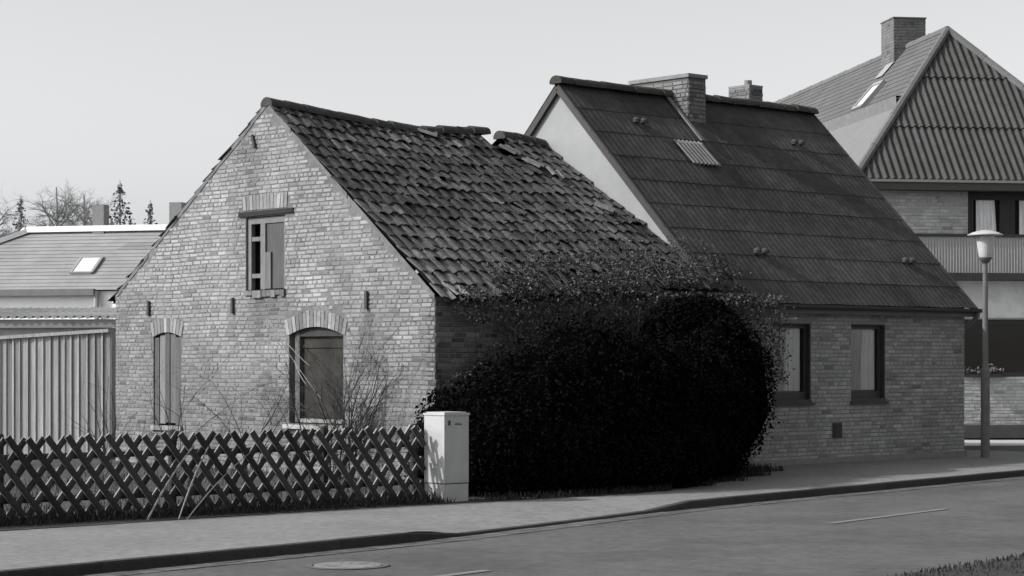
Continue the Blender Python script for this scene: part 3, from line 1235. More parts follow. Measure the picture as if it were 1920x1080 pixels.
mb.build('lower_slope', mat('pale_sheeting', g(.15), .1, 3, .9, .1, 30), rbig)
mb = MB()
a0, a1 = ml0 + nl * .22, ml1 + nl * .22
mb.face([a0, a1, a1 + Vector((.02, 0, -.34)), a0 + Vector((.02, 0, -.34))])
mb.face([a0 + Vector((.02, 0, -.34)), a1 + Vector((.02, 0, -.34)), ml1 + Vector((.06, 0, -.2)), ml0 + Vector((.06, 0, -.2))], .6)
mb.build('dormer_fascia', mat('fascia_wood', g(.14), .2, 6, .9, .1, 40), rbig)
# hip and ridge caps
mb = MB()
for a, b in ((c00, ap), (c10, ap), (ap, ap2), (c01, ap2), (c11, ap2)):
    n = max(4, int((b - a).length / 1.1))
    for k in range(n):
        mb.tube([a.lerp(b, k / n) + Vector((0, 0, .02)), a.lerp(b, (k + 1) / n) + Vector((0, 0, .015))], [.10, .095], 8, rnd.uniform(.9, 1.1))
mb.build('ridge_cap', mat('pale_ridge_cap', g(.12), .15, 8, .9, .1, 30, tone=True), rbig)
# eaves
mb = MB()
mb.box(-.02, Wd + .02, -.05, -.02, EZ - .05, EZ + .01)
mb.build('gutter', M['zinc_pale'], rbig)
mb = MB()
mb.box(.02, Wd - .02, -.015, .5, EZ - .22, EZ - .06, 1)
mb.build('eaves_board', mat('brown_soffit', g(.07, .06), .2, 8, .8, .1, 40), rbig)
# skylight
mb = MB()
k0, k1 = .60, .88
cc = [c00.lerp(c01, 0)]
def on_left(y, k):
    return Vector((hw * k, y, EZ + (RZ - EZ) * k))
quad = [on_left(5.2, .565), on_left(6.0, .565), on_left(6.0, .72), on_left(5.2, .72)]
for i in range(4):
    mb.beam(quad[i] + nl * .08, quad[(i + 1) % 4] + nl * .08, .09, .12, up=nl)
sk = mb.build('roof_light', M['zinc_pale'], rbig)
mb = MB()
mb.face([q + nl * .1 for q in quad])
mb.build('pane', M['pane_pale'], sk)
mb = MB()
CHX, CHY = hw - .4, 6.3
brick_box(mb, CHX, CHX + .85, CHY, CHY + 1.0, RZ - .9, RZ + .74, tvar=.07, h=.078, miss=0, jit=.001, joint=.008, proud=.004)
mb.box(CHX - .02, CHX + .87, CHY - .02, CHY + 1.02, RZ + .745, RZ + .78, .8, 1)
chim = mb.build('chimney', [mat('far_chimney_brick', g(.125), .2, 6, .9, .2, 60, tone=True), mat('far_chimney_mortar', g(.10), .2, 6, .9, .2, 60)], big)
mb = MB()
mb.face([on_left(CHY - .05, .80) + nl * .06, on_left(CHY + .55, .80) + nl * .06, on_left(CHY + .55, .90) + nl * .06, on_left(CHY - .05, .90) + nl * .06])
mb.build('flashing', M['zinc_pale'], rbig)

# walls
FY = .42
PB = lambda p, z, d: (p, FY - d, z)
opb = [(2.83, 4.95, 4.35, flat(5.64)), (2.55, 6.4, 1.40, flat(2.72))]
mb = MB()
wall(mb, PB, .35, Wd - .35, flat(EZ - .1), opb, reveal=.18)
bricks(mb, PB, .35, Wd - .35, flat(EZ - .1), opb + [(0, 9, 2.75, flat(3.8))], miss=0, tvar=.1, h=.078, jit=.002, proud=.009)
for xx, d in ((.35, -1), (Wd - .35, 1)):
    mb.face([(xx, FY, 0), (xx, Dp - .4, 0), (xx, Dp - .4, EZ - .1), (xx, FY, EZ - .1)], 1, 1)
mb.face([(.35, Dp - .4, 0), (Wd - .35, Dp - .4, 0), (Wd - .35, Dp - .4, EZ - .1), (.35, Dp - .4, EZ - .1)], 1, 1)
mb.build('brick_wall', [M['brick_far'], mat('pale_mortar', g(.4), .2, 9, .95, .3, 70)], big)
mb = MB()
mb.box(.4, Wd - .35, FY - .03, FY, 2.76, 3.62)
mb.build('render_band', mat('pale_render', g(.8), .1, 2, .9, .15, 30, stain=(1.0, .35, .6, .8)), big)
mb = MB()
mb.box(.35, Wd - .35, FY - .06, FY, 0, .3)
mb.build('plinth', mat('dark_plinth', g(.11), .2, 5, .9, .2, 40), big)
# upper window with white curtains
mb = MB()
for (a, b, c, d) in ((2.83, 2.98, 4.35, 5.64), (3.62, 3.98, 4.35, 5.64), (4.8, 4.95, 4.35, 5.64), (2.98, 3.62, 5.46, 5.64), (3.98, 4.8, 5.46, 5.64)):
    mb.box(a, b, FY + .05, FY + .12, c, d)
w_ = mb.build('balcony_window', M['frame_dark'], big)
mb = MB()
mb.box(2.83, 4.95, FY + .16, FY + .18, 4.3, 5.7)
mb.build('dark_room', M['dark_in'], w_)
for a, b in ((3.06, 3.58), (4.10, 4.72)):
    mb = MB()
    n = 16
    mb.grid([[(a + (b - a) * k / n * (1 if z < 5 else .86), FY + .10 + .012 * math.sin(k * 2.1), z) for k in range(n + 1)] for z in (4.36, 5.46)])
    mb.build('curtain', M['curtain'], w_)
# large ground floor window
mb = MB()
for (a, b, c, d) in ((2.55, 2.65, 1.4, 2.72), (5.0, 5.1, 1.4, 2.72), (6.3, 6.4, 1.4, 2.72), (2.65, 5.0, 2.6, 2.72), (5.1, 6.3, 2.6, 2.72), (2.65, 5.0, 1.4, 1.5), (5.1, 6.3, 1.4, 1.5)):
    mb.box(a, b, FY + .04, FY + .12, c, d)
w_ = mb.build('shop_window', M['frame_dark'], big)
mb = MB()
mb.box(2.65, 6.3, FY + .09, FY + .10, 1.5, 2.6)
mb.build('pane', glass_mat('dark_shop_glass', (.02, .018, .015)), w_)
flo = thing('flower_box', 'low box of pale flowers on the sill of the wide dark ground floor window', 'flower box', Matrix.Translation(big.location) @ Matrix.Rotation(psi, 4, "Z") @ Vector((2.7, FY - .12, 1.40)), psi)
mb = MB()
mb.box(0, 1.0, 0, .11, .0, .07)
mb.build('trough', M['wood_dark'], flo)
mb = MB()
for _ in range(260):
    q = rnd.random()
    mb.leaf((.02 + .96 * q, .05 + rnd.gauss(0, .03), .10 + abs(rnd.gauss(0, .06)) + (.12 if .55 < q < .75 else 0) * rnd.random()), .05, rnd.uniform(.4, 1.6) * (2 if .55 < q < .75 else 1))
tag(mb.build('flowers', mat('dull_flowers', g(.13, .05), .4, 9, .9, 0, tone=True), flo), kind='stuff')
# balcony
mb = MB()
BY0 = -.12
n = 300
bx0, bx1 = 1.35, Wd - .4
rows = []
for z in (3.76, 4.58):
    rows.append([(bx0 + (bx1 - bx0) * k / n, BY0 + .007 * math.sin(2 * math.pi * k / 4), z) for k in range(n + 1)])
mb.grid(rows)
bal = mb.build('balcony', mat('balcony_panel', g(.33), .1, 5, .7, .05, 40, tone=True), big)
mb = MB()
mb.face([(bx0 - .01, BY0, 3.76), (bx0 - .01, FY - .04, 3.76), (bx0 - .01, FY - .04, 4.58), (bx0 - .01, BY0, 4.58)])
mb.build('side_panel', M['plaster'], bal)
mb = MB()
mb.box(bx0 - .05, bx1 + .05, BY0 - .03, BY0 + .03, 4.58, 4.64)
mb.build('handrail', M['frame_dark'], bal)
mb = MB()
mb.box(bx0 - .08, bx1 + .08, BY0 - .08, FY - .03, 3.60, 3.76)
mb.build('slab', mat('balcony_slab', g(.06), .25, 5, .9, .2, 40), bal)

# ================================================================== FAR HOUSE, SHED, PLANKS ON THE LEFT
far = thing('slate_house', 'haze-paled slate roofed house with a square chimney far left behind the shed', 'house', (-10, 50, 0), R(-15))
mb = MB()
mb.box(-6.1, 3.6, 0, 4.4, 0, 3.4)
mb.build('wall', M['white_wall'], far)
mb = MB()
ez, rz = 3.42, 4.98
xa, xr = -5.9, -2.58
nr = 17
for k in range(nr):
    u0, u1 = k / nr, (k + 1) / nr
    y0, y1 = -.12 + 2.3 * u0, -.12 + 2.3 * u1
    z0, z1 = ez + (rz - ez) * u0, ez + (rz - ez) * u1
    xl0, xl1 = xa + (xr - xa) * u0, xa + (xr - xa) * u1
    nseg = 12
    for j in range(nseg):
        p0, p1 = xl0 + (4 - xl0) * j / nseg, xl0 + (4 - xl0) * (j + 1) / nseg
        q0, q1 = xl1 + (4 - xl1) * j / nseg, xl1 + (4 - xl1) * (j + 1) / nseg
        tn = 1 + rnd.uniform(-.05, .05)
        if k in (11, 12) and 5 < j < 10:
            tn *= .8
        mb.face([(p0, y0, z0 + .009), (p1, y0, z0 + .009), (q1, y1, z1), (q0, y1, z1)], tn)
        mb.face([(p0, y0, z0 + .009), (p1, y0, z0 + .009), (p1, y0 + .01, z0), (p0, y0 + .01, z0)], tn * .9)
mb.face([(xa, 4.5, ez), (4, 4.5, ez), (4, 2.18, rz), (xr, 2.18, rz)])
mb.face([(xa, -.12, ez), (xa, 4.5, ez), (xr, 2.18, rz)])
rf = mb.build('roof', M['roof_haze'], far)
mb = MB()
mb.beam((xr, 2.16, rz + .02), (4, 2.16, rz + .02), .35, .14)
mb.beam((xr, 2.16, rz + .02), (xa, -.12, ez + .02), .3, .12)
mb.beam((xr, 2.16, rz + .02), (xa, 4.5, ez + .02), .3, .12)
mb.build('ridge', M['white_wall'], rf)
mb = MB()
mb.box(-.80, -.50, 2.0, 2.3, 4.5, 5.58)
mb.build('chimney', mat('far_chimney', g(.20), .15, 10, .9, .1, 40), rf)
mb = MB()
mb.box(.98+.25, 1.30+.25, 2.0, 2.3, 4.5, 5.6)
mb.build('chimney', mat('far_chimney_two', g(.20), .15, 10, .9, .1, 40), rf)
mb = MB()
yk = lambda z: -.12 + 2.3 * (z - ez) / (rz - ez)
a = [(-.60, yk(3.83) - .03, 3.85), (-.06, yk(3.83) - .03, 3.85), (-.06, yk(4.22) - .03, 4.24), (-.60, yk(4.22) - .03, 4.24)]
a = [Vector(p) for p in a]
for i in range(4):
    mb.beam(a[i], a[(i + 1) % 4], .07, .06, up=(0, -.4, .9))
sk = mb.build('roof_light', M['plaster'], rf)
mb = MB()
mb.face([p + Vector((0, -.006, .016)) for p in a])
mb.build('pane', M['pane_pale'], sk)
mb = MB()
mb.box(-6.3, .30, -.2, -.1, 3.30, 3.45)
mb.build('gutter', mat('far_gutter', g(.16), .15, 5, .9, 0), far)
mb = MB()
mb.tube([(.33, -.1, 3.4), (.33, -.1, 2.4)], [.06, .06], 8)
mb.build('downpipe', M['plaster_grey'], far)

shed = thing('corrugated_shed', 'lean-to shed with a pale corrugated roof behind the plank wall', 'shed', (-10, 44, 0), R(-8))
mb = MB()
corrugated(mb, lambda t: Vector((t, -.2, 2.66)), lambda t: Vector((t, 3.0, 2.92)), -3.2, 1.95, 2, pitch=.177, amp=.035, step=.02, tvar=.05)
mb.build('roof', mat('pale_corrugated', g(.5), .15, 5, .9, .1, 40, tone=True), shed)
mb = MB()
mb.box(-3.2, 1.92, -.12, -.06, 2.46, 2.63)
mb.build('fascia', mat('fascia_board', g(.22), .2, 6, .9, .1, 40), shed)
mb = MB()
mb.box(-3.1, 1.8, 0, 2.9, 0, 2.46)
mb.build('wall', mat('shed_wall', g(.30), .2, 5, .9, .2, 40), shed)

pl = thing('plank_wall', 'tall wall of silvered vertical planks left of the brick gable', 'wall', (-9.93, 39.3, 0), R(-15))
mb = MB()
xx = -.4
k = 0
while xx < 2.72:
    w = rnd.uniform(.062, .09)
    top = 2.17 + .058 * xx + rnd.uniform(-.015, .01)
    mb.box(xx + .003, xx + w - .003, -.008 * (k % 2) - rnd.random() * .006, .02, .02, top, rnd.choice((.62, .75, .85, .95, 1.05)))
    if k % 2 == 0:
        mb.box(xx - .012, xx + .013, -.026, -.012, .02, top - .01, rnd.uniform(.8, 1.5))
    xx += w
    k += 1
pls = mb.build('planks', M['wood_plank'], pl)
mb = MB()
mb.beam((-.4, -.045, 2.155), (2.75, -.045, 2.335), .05, .06, tone=1.0)
mb.build('top_rail', M['wood_plank'], pl)
for xx in (-.35, 1.0, 2.6):
    mb = MB()
    mb.box(xx, xx + .1, .025, .12, 0, 2.1)
    mb.build('post', M['wood_grey'], pl)

# ================================================================== LATTICE FENCE
fa, fb = Vector((-5.75, 23.55, 0)), Vector((-1.15, 27.31, 0))
fd = (fb - fa).normalized()
fn_ = Vector((fd.y, -fd.x, 0))      # towards the street
fence = thing('lattice_fence', 'low dark lattice fence of crossed wooden slats along the garden', 'fence', fa, math.atan2(fd.y, fd.x))
FL = (fb - fa).length
sp = .243
H0, H1 = .07, .95
run = (H1 - H0) / math.tan(R(52))
mbf, mbk = MB(), MB()


def slat(mb, x0, sgn, y):
    """half round slat leaning sgn, cut square at both ends"""
    j = rnd.uniform(-.012, .012)
    a = Vector((x0 + j - sgn * run / 2, y, H0 + rnd.uniform(-.02, .02)))
    b = Vector((x0 + j + sgn * run / 2 + rnd.uniform(-.015, .015), y, H1 + rnd.uniform(-.02, .02)))
    if min(a.x, b.x) > FL - .12:
        return
    if b.x > FL:
        b = a.lerp(b, (FL - a.x) / (b.x - a.x))
    if a.x > FL:
        a = b.lerp(a, (FL - b.x) / (a.x - b.x))
    tn = rnd.uniform(.6, 1.4)
    d = (b - a).normalized()
    sx = Vector((0, 1, 0)).cross(d).normalized()
    prof = [(-.040, 0), (-.037, -.020), (-.014, -.031), (.014, -.031), (.037, -.020), (.040, 0)]
    i = len(mb.v)
    n = len(prof)
    for p in (a, b):
        for (u, v) in prof:
            mb.v.append(tuple(p + sx * u + Vector((0, v, 0))))
    for k in range(n):
        k2 = (k + 1) % n
        mb.f.append((i + k, i + k2, i + n + k2, i + n + k))
        mb.t.append(tn * (5.5 if k in (0, 4) else 1))  # slat edges lightened: sunlit edges put into the tone
        mb.m.append(0)
    for q in (i, i + n):
        mb.f.append(tuple(q + k for k in range(n)))
        mb.t.append(tn * 5)
        mb.m.append(0)


x = -2.4
while x < FL + run / 2:
    slat(mbf, x, -1, -.035)
    slat(mbk, x + .03, 1, .0)
    x += sp
mbf.build('front_slats', M['wood_fence'], fence)
mbk.build('rear_slats', M['wood_fence'], fence)
for z in (.26, .74):
    mb = MB()
    mb.tube([(-2.6, .035, z), (FL / 2, .035, z - .01), (FL + .02, .035, z)], [.035] * 3, 8)
    mb.build('rail', M['wood_fence'], fence)
for x in (-2.2, .15, 2.35, 4.5, FL - .05):
    mb = MB()
    mb.tube([(x, .11, -.1), (x, .11, .98), (x, .11, 1.0)], [.05, .05, .035], 10)
    mb.build('post', M['wood_fence'], fence)

# ================================================================== STREET FURNITURE
cab = thing('junction_box', 'pale grey utility cabinet standing at the right end of the lattice fence', 'cabinet', (-.86, 27.12, .0), TH)
mb = MB()
cw, cd = .41, .40
mb.box(0, cw, 0, cd, .245, 1.11)
bod = mb.build('body', M['cabinet'], cab)
mb = MB()
mb.box(.004, cw - .004, .004, cd - .004, -.05, .232)
mb.lathe([(.02, 0), (.02, .004)], 10, (0, 0, 0))
mb.build('plinth', M['cabinet'], cab)
mb = MB()
mb.box(.012, cw - .012, .012, cd - .012, .232, .245)
mb.build('seam', M['dark_in'], cab)
mb = MB()
mb.box(-.012, cw + .012, -.012, cd + .012, 1.11, 1.135)
mb.box(.02, cw - .02, .02, cd - .02, 1.135, 1.15)
mb.build('lid', M['cabinet'], cab)
mb = MB()
mb.box(.02, cw - .02, -.006, 0, .27, 1.085)
dr = mb.build('door', M['cabinet'], cab)
mb = MB()
mb.box(.06, .09, -.018, -.006, .985, 1.045)
mb.build('lock', M['iron'], dr)
mb = MB()
mb.box(.17, .29, -.009, -.006, .985, 1.0)
mb.box(.17, .27, -.009, -.006, 1.006, 1.012)
mb.build('type_plate', M['cast_iron'], dr)
mb = MB()
mb.lathe([(.0, -.004), (.02, -.003), (.022, .0)], 10, (0, 0, 0))
o = mb.build('bolt', M['iron'], cab)
o.location = (-.001, .19, .12)
o.rotation_euler = (0, R(90), 0)

lamp = thing('street_lamp', 'tall slim lamp post with a white glass shade and flat hat at the corner', 'street lamp', (8.74, 39.4, -.02), 0)
mb = MB()
mb.lathe([(.085, 0), (.085, 1.62), (.075, 1.66), (.058, 1.70), (.045, 3.55), (.045, 3.62)], 14)
mb.build('post', M['lamp_post'], lamp)
mb = MB()
mb.lathe([(.045, 3.60), (.10, 3.66), (.125, 3.70), (.125, 3.72)], 16)
mb.build('collar', M['lamp_post'], lamp)
mb = MB()
mb.lathe([(.11, 3.72), (.125, 3.78), (.165, 4.06), (.165, 4.12)], 20)
mb.build('shade', M['lamp_glass'], lamp, smooth=False)
mb = MB()
mb.lathe([(.32, 4.12), (.325, 4.135), (.24, 4.175), (.12, 4.21), (.02, 4.225), (.0, 4.226)], 28)
mb.build('hat', M['lamp_glass'], lamp, smooth=False)
mb = MB()
mb.box(-.05, .05, -.093, -.08, .65, .95)
mb.build('hatch', M['lamp_post'], lamp)

mh = thing('manhole_cover', 'round iron manhole cover set in the road', 'manhole cover', (-1.53, 19.86, -.088), 0)
mb = MB()
mb.lathe([(.39, 0), (.39, .006), (.33, .006), (.33, .0)], 40)
mb.build('frame', M['cast_iron'], mh)
mb = MB()
mb.lathe([(.315, .0), (.315, .007), (.0, .007)], 40)
for k in range(8):
    a = k * math.pi / 4
    mb.box(.1, .26, -.02, .02, .007, .010, fn=lambda x, y, z: (x * math.cos(a) - y * math.sin(a), x * math.sin(a) + y * math.cos(a), z))
mb.build('lid', M['paving'], mh)

# ================================================================== PLANTS
def grow(mb, p, d, ln, r, depth, spread=.55, droop=.0, kids=(2, 4), tone=(.7, 1.3), seg_=5, tip=.25, n=4):
    pts, rads = [Vector(p)], [r]
    d = Vector(d).normalized()
    q = Vector(p)
    for k in range(seg_):
        d = (d + Vector((rnd.gauss(0, .12), rnd.gauss(0, .12), rnd.gauss(0, .08) - droop * k / seg_))).normalized()
        q = q + d * ln / seg_
        pts.append(q.copy())
        rads.append(r * (1 - (1 - tip) * (k + 1) / seg_))
    mb.tube(pts, rads, n, rnd.uniform(*tone), cap=False)
    if depth > 0:
        for _ in range(rnd.randint(*kids)):
            k = rnd.randint(1, seg_)
            dd = (pts[k] - pts[k - 1]).normalized()
            nd = (dd + Vector((rnd.gauss(0, spread), rnd.gauss(0, spread), rnd.gauss(0, spread * .7)))).normalized()
            grow(mb, pts[k], nd, ln * rnd.uniform(.4, .7), rads[k] * .7, depth - 1, spread, droop, kids, tone, seg_, tip, n)


# bare shrub against the gable right of the big window
mb = MB()
for k in range(15):
    p = L(-.55 + rnd.uniform(-.25, .25), 1.55 + rnd.gauss(0, .22), 0)
    d = AX * rnd.uniform(-.1, .12) + BX * rnd.gauss(0, .28) + Vector((0, 0, 1))
    grow(mb, p, d, rnd.uniform(1.3, 2.4), .016, 3, .55, .08, (4, 6), n=3, tip=.35)
tag(mb.build('bare_shrub', M['twig']), 'bare many-stemmed shrub in front of the gable right of the big window', 'shrub')
# thin canes along the wall
for (s, h, n, lab) in ((3.95, 1.9, 5, 'thin bare saplings in front of the gable left of the big window'),
                       (6.1, 1.6, 5, 'thin bare canes in front of the gable right of the boarded window'),
                       (8.2, 1.5, 4, 'thin bare canes by the far left corner of the gable')):
    mb = MB()
    for k in range(n):
        p = L(-.5 + rnd.uniform(-.03, .03), s + rnd.gauss(0, .05), 0)
        grow(mb, p, BX * rnd.gauss(0, .28) + Vector((0, 0, 1)), h * rnd.uniform(.6, 1.1), .011, 2, .45, .1, (2, 3), n=3, tip=.4)
    tag(mb.build('sapling', M['twig']), lab, 'sapling')
# long arching canes in front of the big window, coloured pale to look sunlit
mb = MB()
for (s0, z0, s1, z1, bow) in ((3.72, 2.46, 1.90, 1.22, .04), (3.70, 2.44, 2.2, 1.72, .03), (3.66, 2.38, 3.3, 1.75, .03), (3.0, 1.80, 2.25, 1.42, .05)):
    pts = []
    for k in range(9):
        u = k / 8
        pts.append(L(-.35 - .3 * u, s0 + (s1 - s0) * u, z0 + (z1 - z0) * u - bow * 4 * u * (1 - u) + .012 * nz1(k, s0 * 9)))
    mb.tube(pts, [.009 - .005 * k / 8 for k in range(9)], 4)
tag(mb.build('pale_cane', M['twig_pale']), 'arching canes paled for sunlight, slanting across the big boarded window', 'cane')
# dry stalks leaning over the lattice fence onto the verge
for (f0, z0, f1, out, lab, r) in ((2.52, .80, 1.60, .62, 'leftmost pale dry stalk leaning over the lattice fence', .012),
                               (2.72, .78, 1.95, .72, 'middle pale dry stalk leaning over the lattice fence', .010),
                               (3.30, .70, 2.02, .78, 'thin rightmost pale dry stalk leaning over the lattice fence', .007)):
    mb = MB()
    pts = []
    for k in range(8):
        u = k / 7
        p = fa + fd * (f0 + (f1 - f0) * u) + fn_ * (.09 + (out - .09) * u)
        pts.append((p.x, p.y, z0 * (1 - u) + .01 + .05 * math.sin(math.pi * u)))
    mb.tube(pts, [r * (.75 + .5 * rnd.random()) for k in range(8)], 5)
    tag(mb.build('dry_stalk', M['twig_pale']), lab, 'stalk', 'dry stalks leaning on the fence')

# the evergreen bush in front of both houses, shade put into its leaf colour
blobs = [(-1.0, -2.25, .55, 1.0, 1.0, 1.0), (-.1, -2.2, .8, 1.2, 1.1, 1.15), (1.1, -2.1, 1.05, 1.25, 1.2, 1.35), (2.3, -1.8, 1.0, 1.3, 1.15, 1.15),
         (3.6, -1.45, 1.0, 1.3, 1.05, 1.10), (4.85, -1.05, 1.30, 1.08, .85, 1.30), (4.75, -.75, 2.2, .95, .55, .62), (1.6, -2.7, .4, 1.2, .85, .6), (0.0, -2.7, .4, 1.2, .75, .6),
         (3.3, -1.9, .35, 1.2, .7, .55)]
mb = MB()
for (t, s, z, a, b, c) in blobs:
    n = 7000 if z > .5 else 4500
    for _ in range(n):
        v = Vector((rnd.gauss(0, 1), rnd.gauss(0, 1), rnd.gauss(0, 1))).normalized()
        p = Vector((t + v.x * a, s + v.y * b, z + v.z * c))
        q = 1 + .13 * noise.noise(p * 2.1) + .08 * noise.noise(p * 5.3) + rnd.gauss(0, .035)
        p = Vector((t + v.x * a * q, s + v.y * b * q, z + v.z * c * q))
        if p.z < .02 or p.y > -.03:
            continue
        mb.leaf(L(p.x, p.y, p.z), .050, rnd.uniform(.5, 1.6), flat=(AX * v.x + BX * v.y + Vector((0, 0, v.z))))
    # inner dark body filling in for the shaded inside of the foliage
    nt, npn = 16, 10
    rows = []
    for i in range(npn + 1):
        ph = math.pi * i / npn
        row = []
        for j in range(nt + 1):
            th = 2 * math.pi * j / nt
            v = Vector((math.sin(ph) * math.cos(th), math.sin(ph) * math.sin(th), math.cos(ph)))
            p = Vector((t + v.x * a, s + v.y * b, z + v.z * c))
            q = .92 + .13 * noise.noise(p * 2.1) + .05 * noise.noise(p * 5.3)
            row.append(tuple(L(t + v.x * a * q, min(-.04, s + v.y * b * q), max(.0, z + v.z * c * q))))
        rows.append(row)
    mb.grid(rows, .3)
bush = thing('overgrown_bush', 'broad evergreen bush blackened for shade, spreading in front of the cottage wall', 'bush', L(1.5, -1.8), 0)
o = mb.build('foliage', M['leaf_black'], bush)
o.matrix_parent_inverse = Matrix.Translation(-bush.location)
for (t, s, z, a, b, c) in blobs[:6]:
    for k in range(2):
        mb = MB()
        p = L(t + rnd.gauss(0, .15), s + rnd.gauss(0, .15), 0)
        grow(mb, p, Vector((rnd.gauss(0, .1), rnd.gauss(0, .1), 1)), (z + c) * .55, .03, 1, .4, n=4)
        o = mb.build('stem', M['twig'], bush)
        o.matrix_parent_inverse = Matrix.Translation(-bush.location)

# climber over the eaves and the street wall
mb = MB()
for _ in range(34000):
    t = rnd.uniform(.15, 7.2)
    dens = sstep(.0, 3.4, t)
    u = rnd.random()
    if u < .55:        # hanging over the wall
        z = rnd.uniform(1.4, 2.9)
        s = -.12 - abs(rnd.gauss(0, .16)) - .25 * sstep(3.0, 6.0, t)
        if nz1(t * 1.7, z * 1.7, 3) < .0 - .75 * dens:
            continue
        fl = -BX * .6
    else:               # creeping up the roof
        q = abs(rnd.gauss(0, .55)) * (.25 + .9 * dens) * (1 - sstep(6.3, 7.4, t) * .7)
        if nz1(t * 1.9, q * 2.2, 8) + .5 * nz1(t * 6, q * 6, 2) < .20 - .45 * dens + .30 * q + .3 * sstep(6.0, 7.2, t):
            continue
        s = -.28 + q * .81
        z = 2.72 + q * .62 + .05 * t * (1 if t < 6 else 1.0) + abs(rnd.gauss(0, .03)) + .045
        if t > 6.0:
            z = 2.815 + q * .81 + abs(rnd.gauss(0, .022))
        fl = -BX * .4 + Vector((0, 0, .8))
    mb.leaf(L(t, s, z), .042, rnd.uniform(.4, 1.7) * (1.5 if rnd.random() < .04 else 1), flat=fl)
cl = thing('climbing_plant', 'grey leafed climber hanging over the sagging eaves and roof edge', 'climber', L(3.5, -.2), 0)
o = mb.build('foliage', M['leaf_grey'], cl)
o.matrix_parent_inverse = Matrix.Translation(-cl.location)
mb = MB()
for k in range(40):      # runners creeping up the tiles
    t = rnd.uniform(1.6, 7.0)
    pts = []
    for j in range(7):
        q = j * rnd.uniform(.12, .24)
        tt = t + .12 * nz1(k * 3.1, j * .6) * j
        pts.append(L(tt, -.3 + q * .81, (2.82 + q * .81 if tt > 6 else 2.78 + q * .62 + .05 * tt)))
    mb.tube(pts, [.010 - .001 * j for j in range(7)], 4, rnd.uniform(.8, 1.6))
for k in range(40):
    t = rnd.uniform(.2, 4.4)
    p = L(t, -.06 - rnd.random() * .08, rnd.uniform(.2, 1.0))
    grow(mb, p, AX * rnd.gauss(0, .25) - BX * .03 + Vector((0, 0, 1)), rnd.uniform(1.2, 2.2), .008, 2, .4, .0, (1, 3), n=3)
o = mb.build('stems', M['twig'], cl)
o.matrix_parent_inverse = Matrix.Translation(-cl.location)

# grass along the fence and the garden edge
mb = MB()


def blade(p, h, tn):
    a = rnd.random() * 6.28
    w = Vector((math.cos(a), math.sin(a), 0)) * .006
    ln = Vector((rnd.gauss(0, .4), rnd.gauss(0, .4), 0)) * h
    p = Vector(p)
    m_ = p + ln * .4 + Vector((0, 0, h * .7))
    e = p + ln + Vector((0, 0, h * rnd.uniform(.7, 1.0)))
    mb.face([p - w, p + w, m_ + w * .7, m_ - w * .7], tn)
    mb.face([m_ - w * .7, m_ + w * .7, e], tn)


for _ in range(9000):
    f = rnd.uniform(-2.5, FL + .2)
    o_ = rnd.gauss(.12, .22)
    if o_ > .5 + .12 * nz1(f * 2, 0) or o_ < -.8:
        continue
    p = fa + fd * f + fn_ * o_
    blade((p.x, p.y, .004), rnd.uniform(.04, .16) * (1 if o_ < .3 else .6), rnd.uniform(.35, 1.0))
for _ in range(5000):
    t = rnd.uniform(-8.8, -.1)
    s = rnd.uniform(-2.8, 5)
    if nz1(t * 1.3, s * 1.3) < -.05:
        continue
    blade(L(t, s, .004), rnd.uniform(.05, .22), rnd.uniform(.8, 2.6))
for _ in range(2600):
    t = rnd.uniform(-2.0, 7.0)
    k = min(range(len(edge)), key=lambda i: abs(edge[i][0] - t))
    s = edge[k][1] + abs(rnd.gauss(.05, .25))
    blade(L(t, s, .004), rnd.uniform(.03, .12), rnd.uniform(.25, .7))
for _ in range(4200):
    k = rnd.uniform(-2, 9)
    o_ = abs(rnd.gauss(0, .5))
    p = va + vd * k + vn * (.03 + o_)
    blade((p.x, p.y, -.06), rnd.uniform(.02, .06), rnd.uniform(.5, 1.3))
tag(mb.build('grass', M['grass']), kind='stuff')

# distant trees
def bare_tree(x, y, h, lab, n=20, ln=.13, spread=.75):
    t = thing('bare_tree', lab, 'tree', (x, y, 0), 0, 'trees behind the slate house')
    m1 = MB()
    m1.tube([(0, 0, 0), (.05, 0, h * .3), (-.03, 0, h * .6), (.03, 0, h * .8), (0, 0, h * .95)], [.16, .13, .09, .05, .02], 7)
    m1.build('trunk', M['bark_far'], t)
    m2 = MB()
    for k in range(n):
        zz = h * rnd.uniform(.62, .86)
        a = k * 2.4 + rnd.random()
        grow(m2, (0, 0, zz), (math.cos(a) * .9, math.sin(a) * .9, .75), h * ln * rnd.uniform(.7, 1.2), .03, 3, spread, 0, (4, 6), n=3, tip=.5, seg_=4)
    m2.build('crown', M['bark_far'], t)


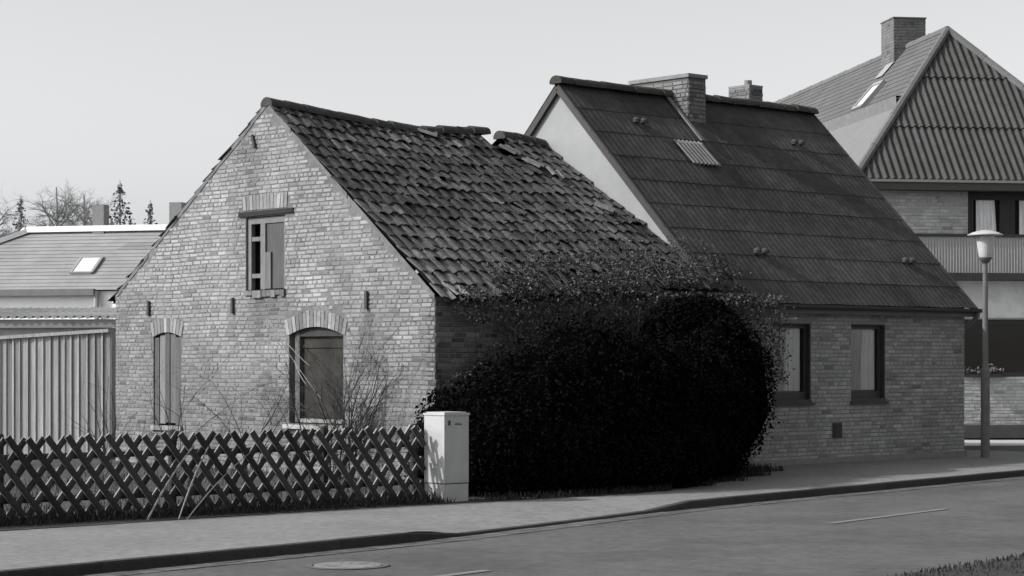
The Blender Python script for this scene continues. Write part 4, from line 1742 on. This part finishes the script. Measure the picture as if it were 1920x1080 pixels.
def spruce(x, y, h, r, lab, name='spruce_tree'):
    t = thing(name, lab, 'tree', (x, y, 0), 0, 'trees behind the slate house')
    m1 = MB()
    m1.tube([(0, 0, 0), (0, 0, h * .6), (0, 0, h)], [.13, .07, .012], 6)
    m1.build('trunk', M['bark_far'], t)
    m2 = MB()
    nb = int(h * 26)
    for k in range(nb):
        u = (k + rnd.random()) / nb
        z = h * (.25 + .73 * u)
        rr = (r * (1 - u) ** .85 + .04) * rnd.uniform(.45, 1.15)
        a = k * 2.4 + rnd.random()
        d = Vector((math.cos(a), math.sin(a), 0))
        st = max(3, int(rr / .07))
        for j in range(st):
            q = (j + rnd.random()) / st
            p = d * rr * q + Vector((rnd.gauss(0, .03), rnd.gauss(0, .03), z - .22 * rr * q + .16 * rr * q * q))
            m2.leaf(p, .13, rnd.uniform(.5, 1.5), flat=(0, 0, .5))
    m2.build('crown', M['needle_far'], t)


bare_tree(-14.1, 66, 7.5, 'bare spreading tree rising left of the square chimney')
bare_tree(-14.05, 70, 7.6, 'dense bare tree just left of the square chimney behind the ridge', 24, .115, .9)
bare_tree(-15.6, 64, 6.7, 'low bare tree at the left edge beyond the hipped roof end', 22, .125, .9)
spruce(-14.7, 80, 8.5, 2.2, 'tallest spruce rising right of the square chimney')
spruce(-17.5, 76, 7.6, 1.7, 'small spruce behind the left end of the slate roof')
spruce(-13.9, 82, 7.9, 1.1, 'slim young spruce right of the tallest spruce')


def shrub_far(x, y, h, r, lab):
    m2 = MB()
    for _ in range(700):
        v = Vector((rnd.gauss(0, 1), rnd.gauss(0, 1), rnd.gauss(0, 1))).normalized() * rnd.uniform(.3, 1)
        m2.leaf((x + v.x * r, y + v.y * r, h * .55 + v.z * h * .45), .16, rnd.uniform(.6, 1.5))
    for k in range(12):
        grow(m2, (x + rnd.gauss(0, r * .4), y, 0), (rnd.gauss(0, .15), 0, 1), h * .5, .05, 1, .5, n=3)
    tag(m2.build('far_shrub', M['needle_far']), lab, 'shrub', 'shrubs behind the slate house')


shrub_far(-17.4, 70, 6.0, 1.0, 'dense shrub low at the left edge beyond the hipped roof end')
shrub_far(-14.6, 73, 6.5, .8, 'dark shrub crown left of the chimney behind the slate ridge')
shrub_far(-14.2, 84, 6.9, 1.6, 'low line of shrubs behind the slate ridge right of the chimney')
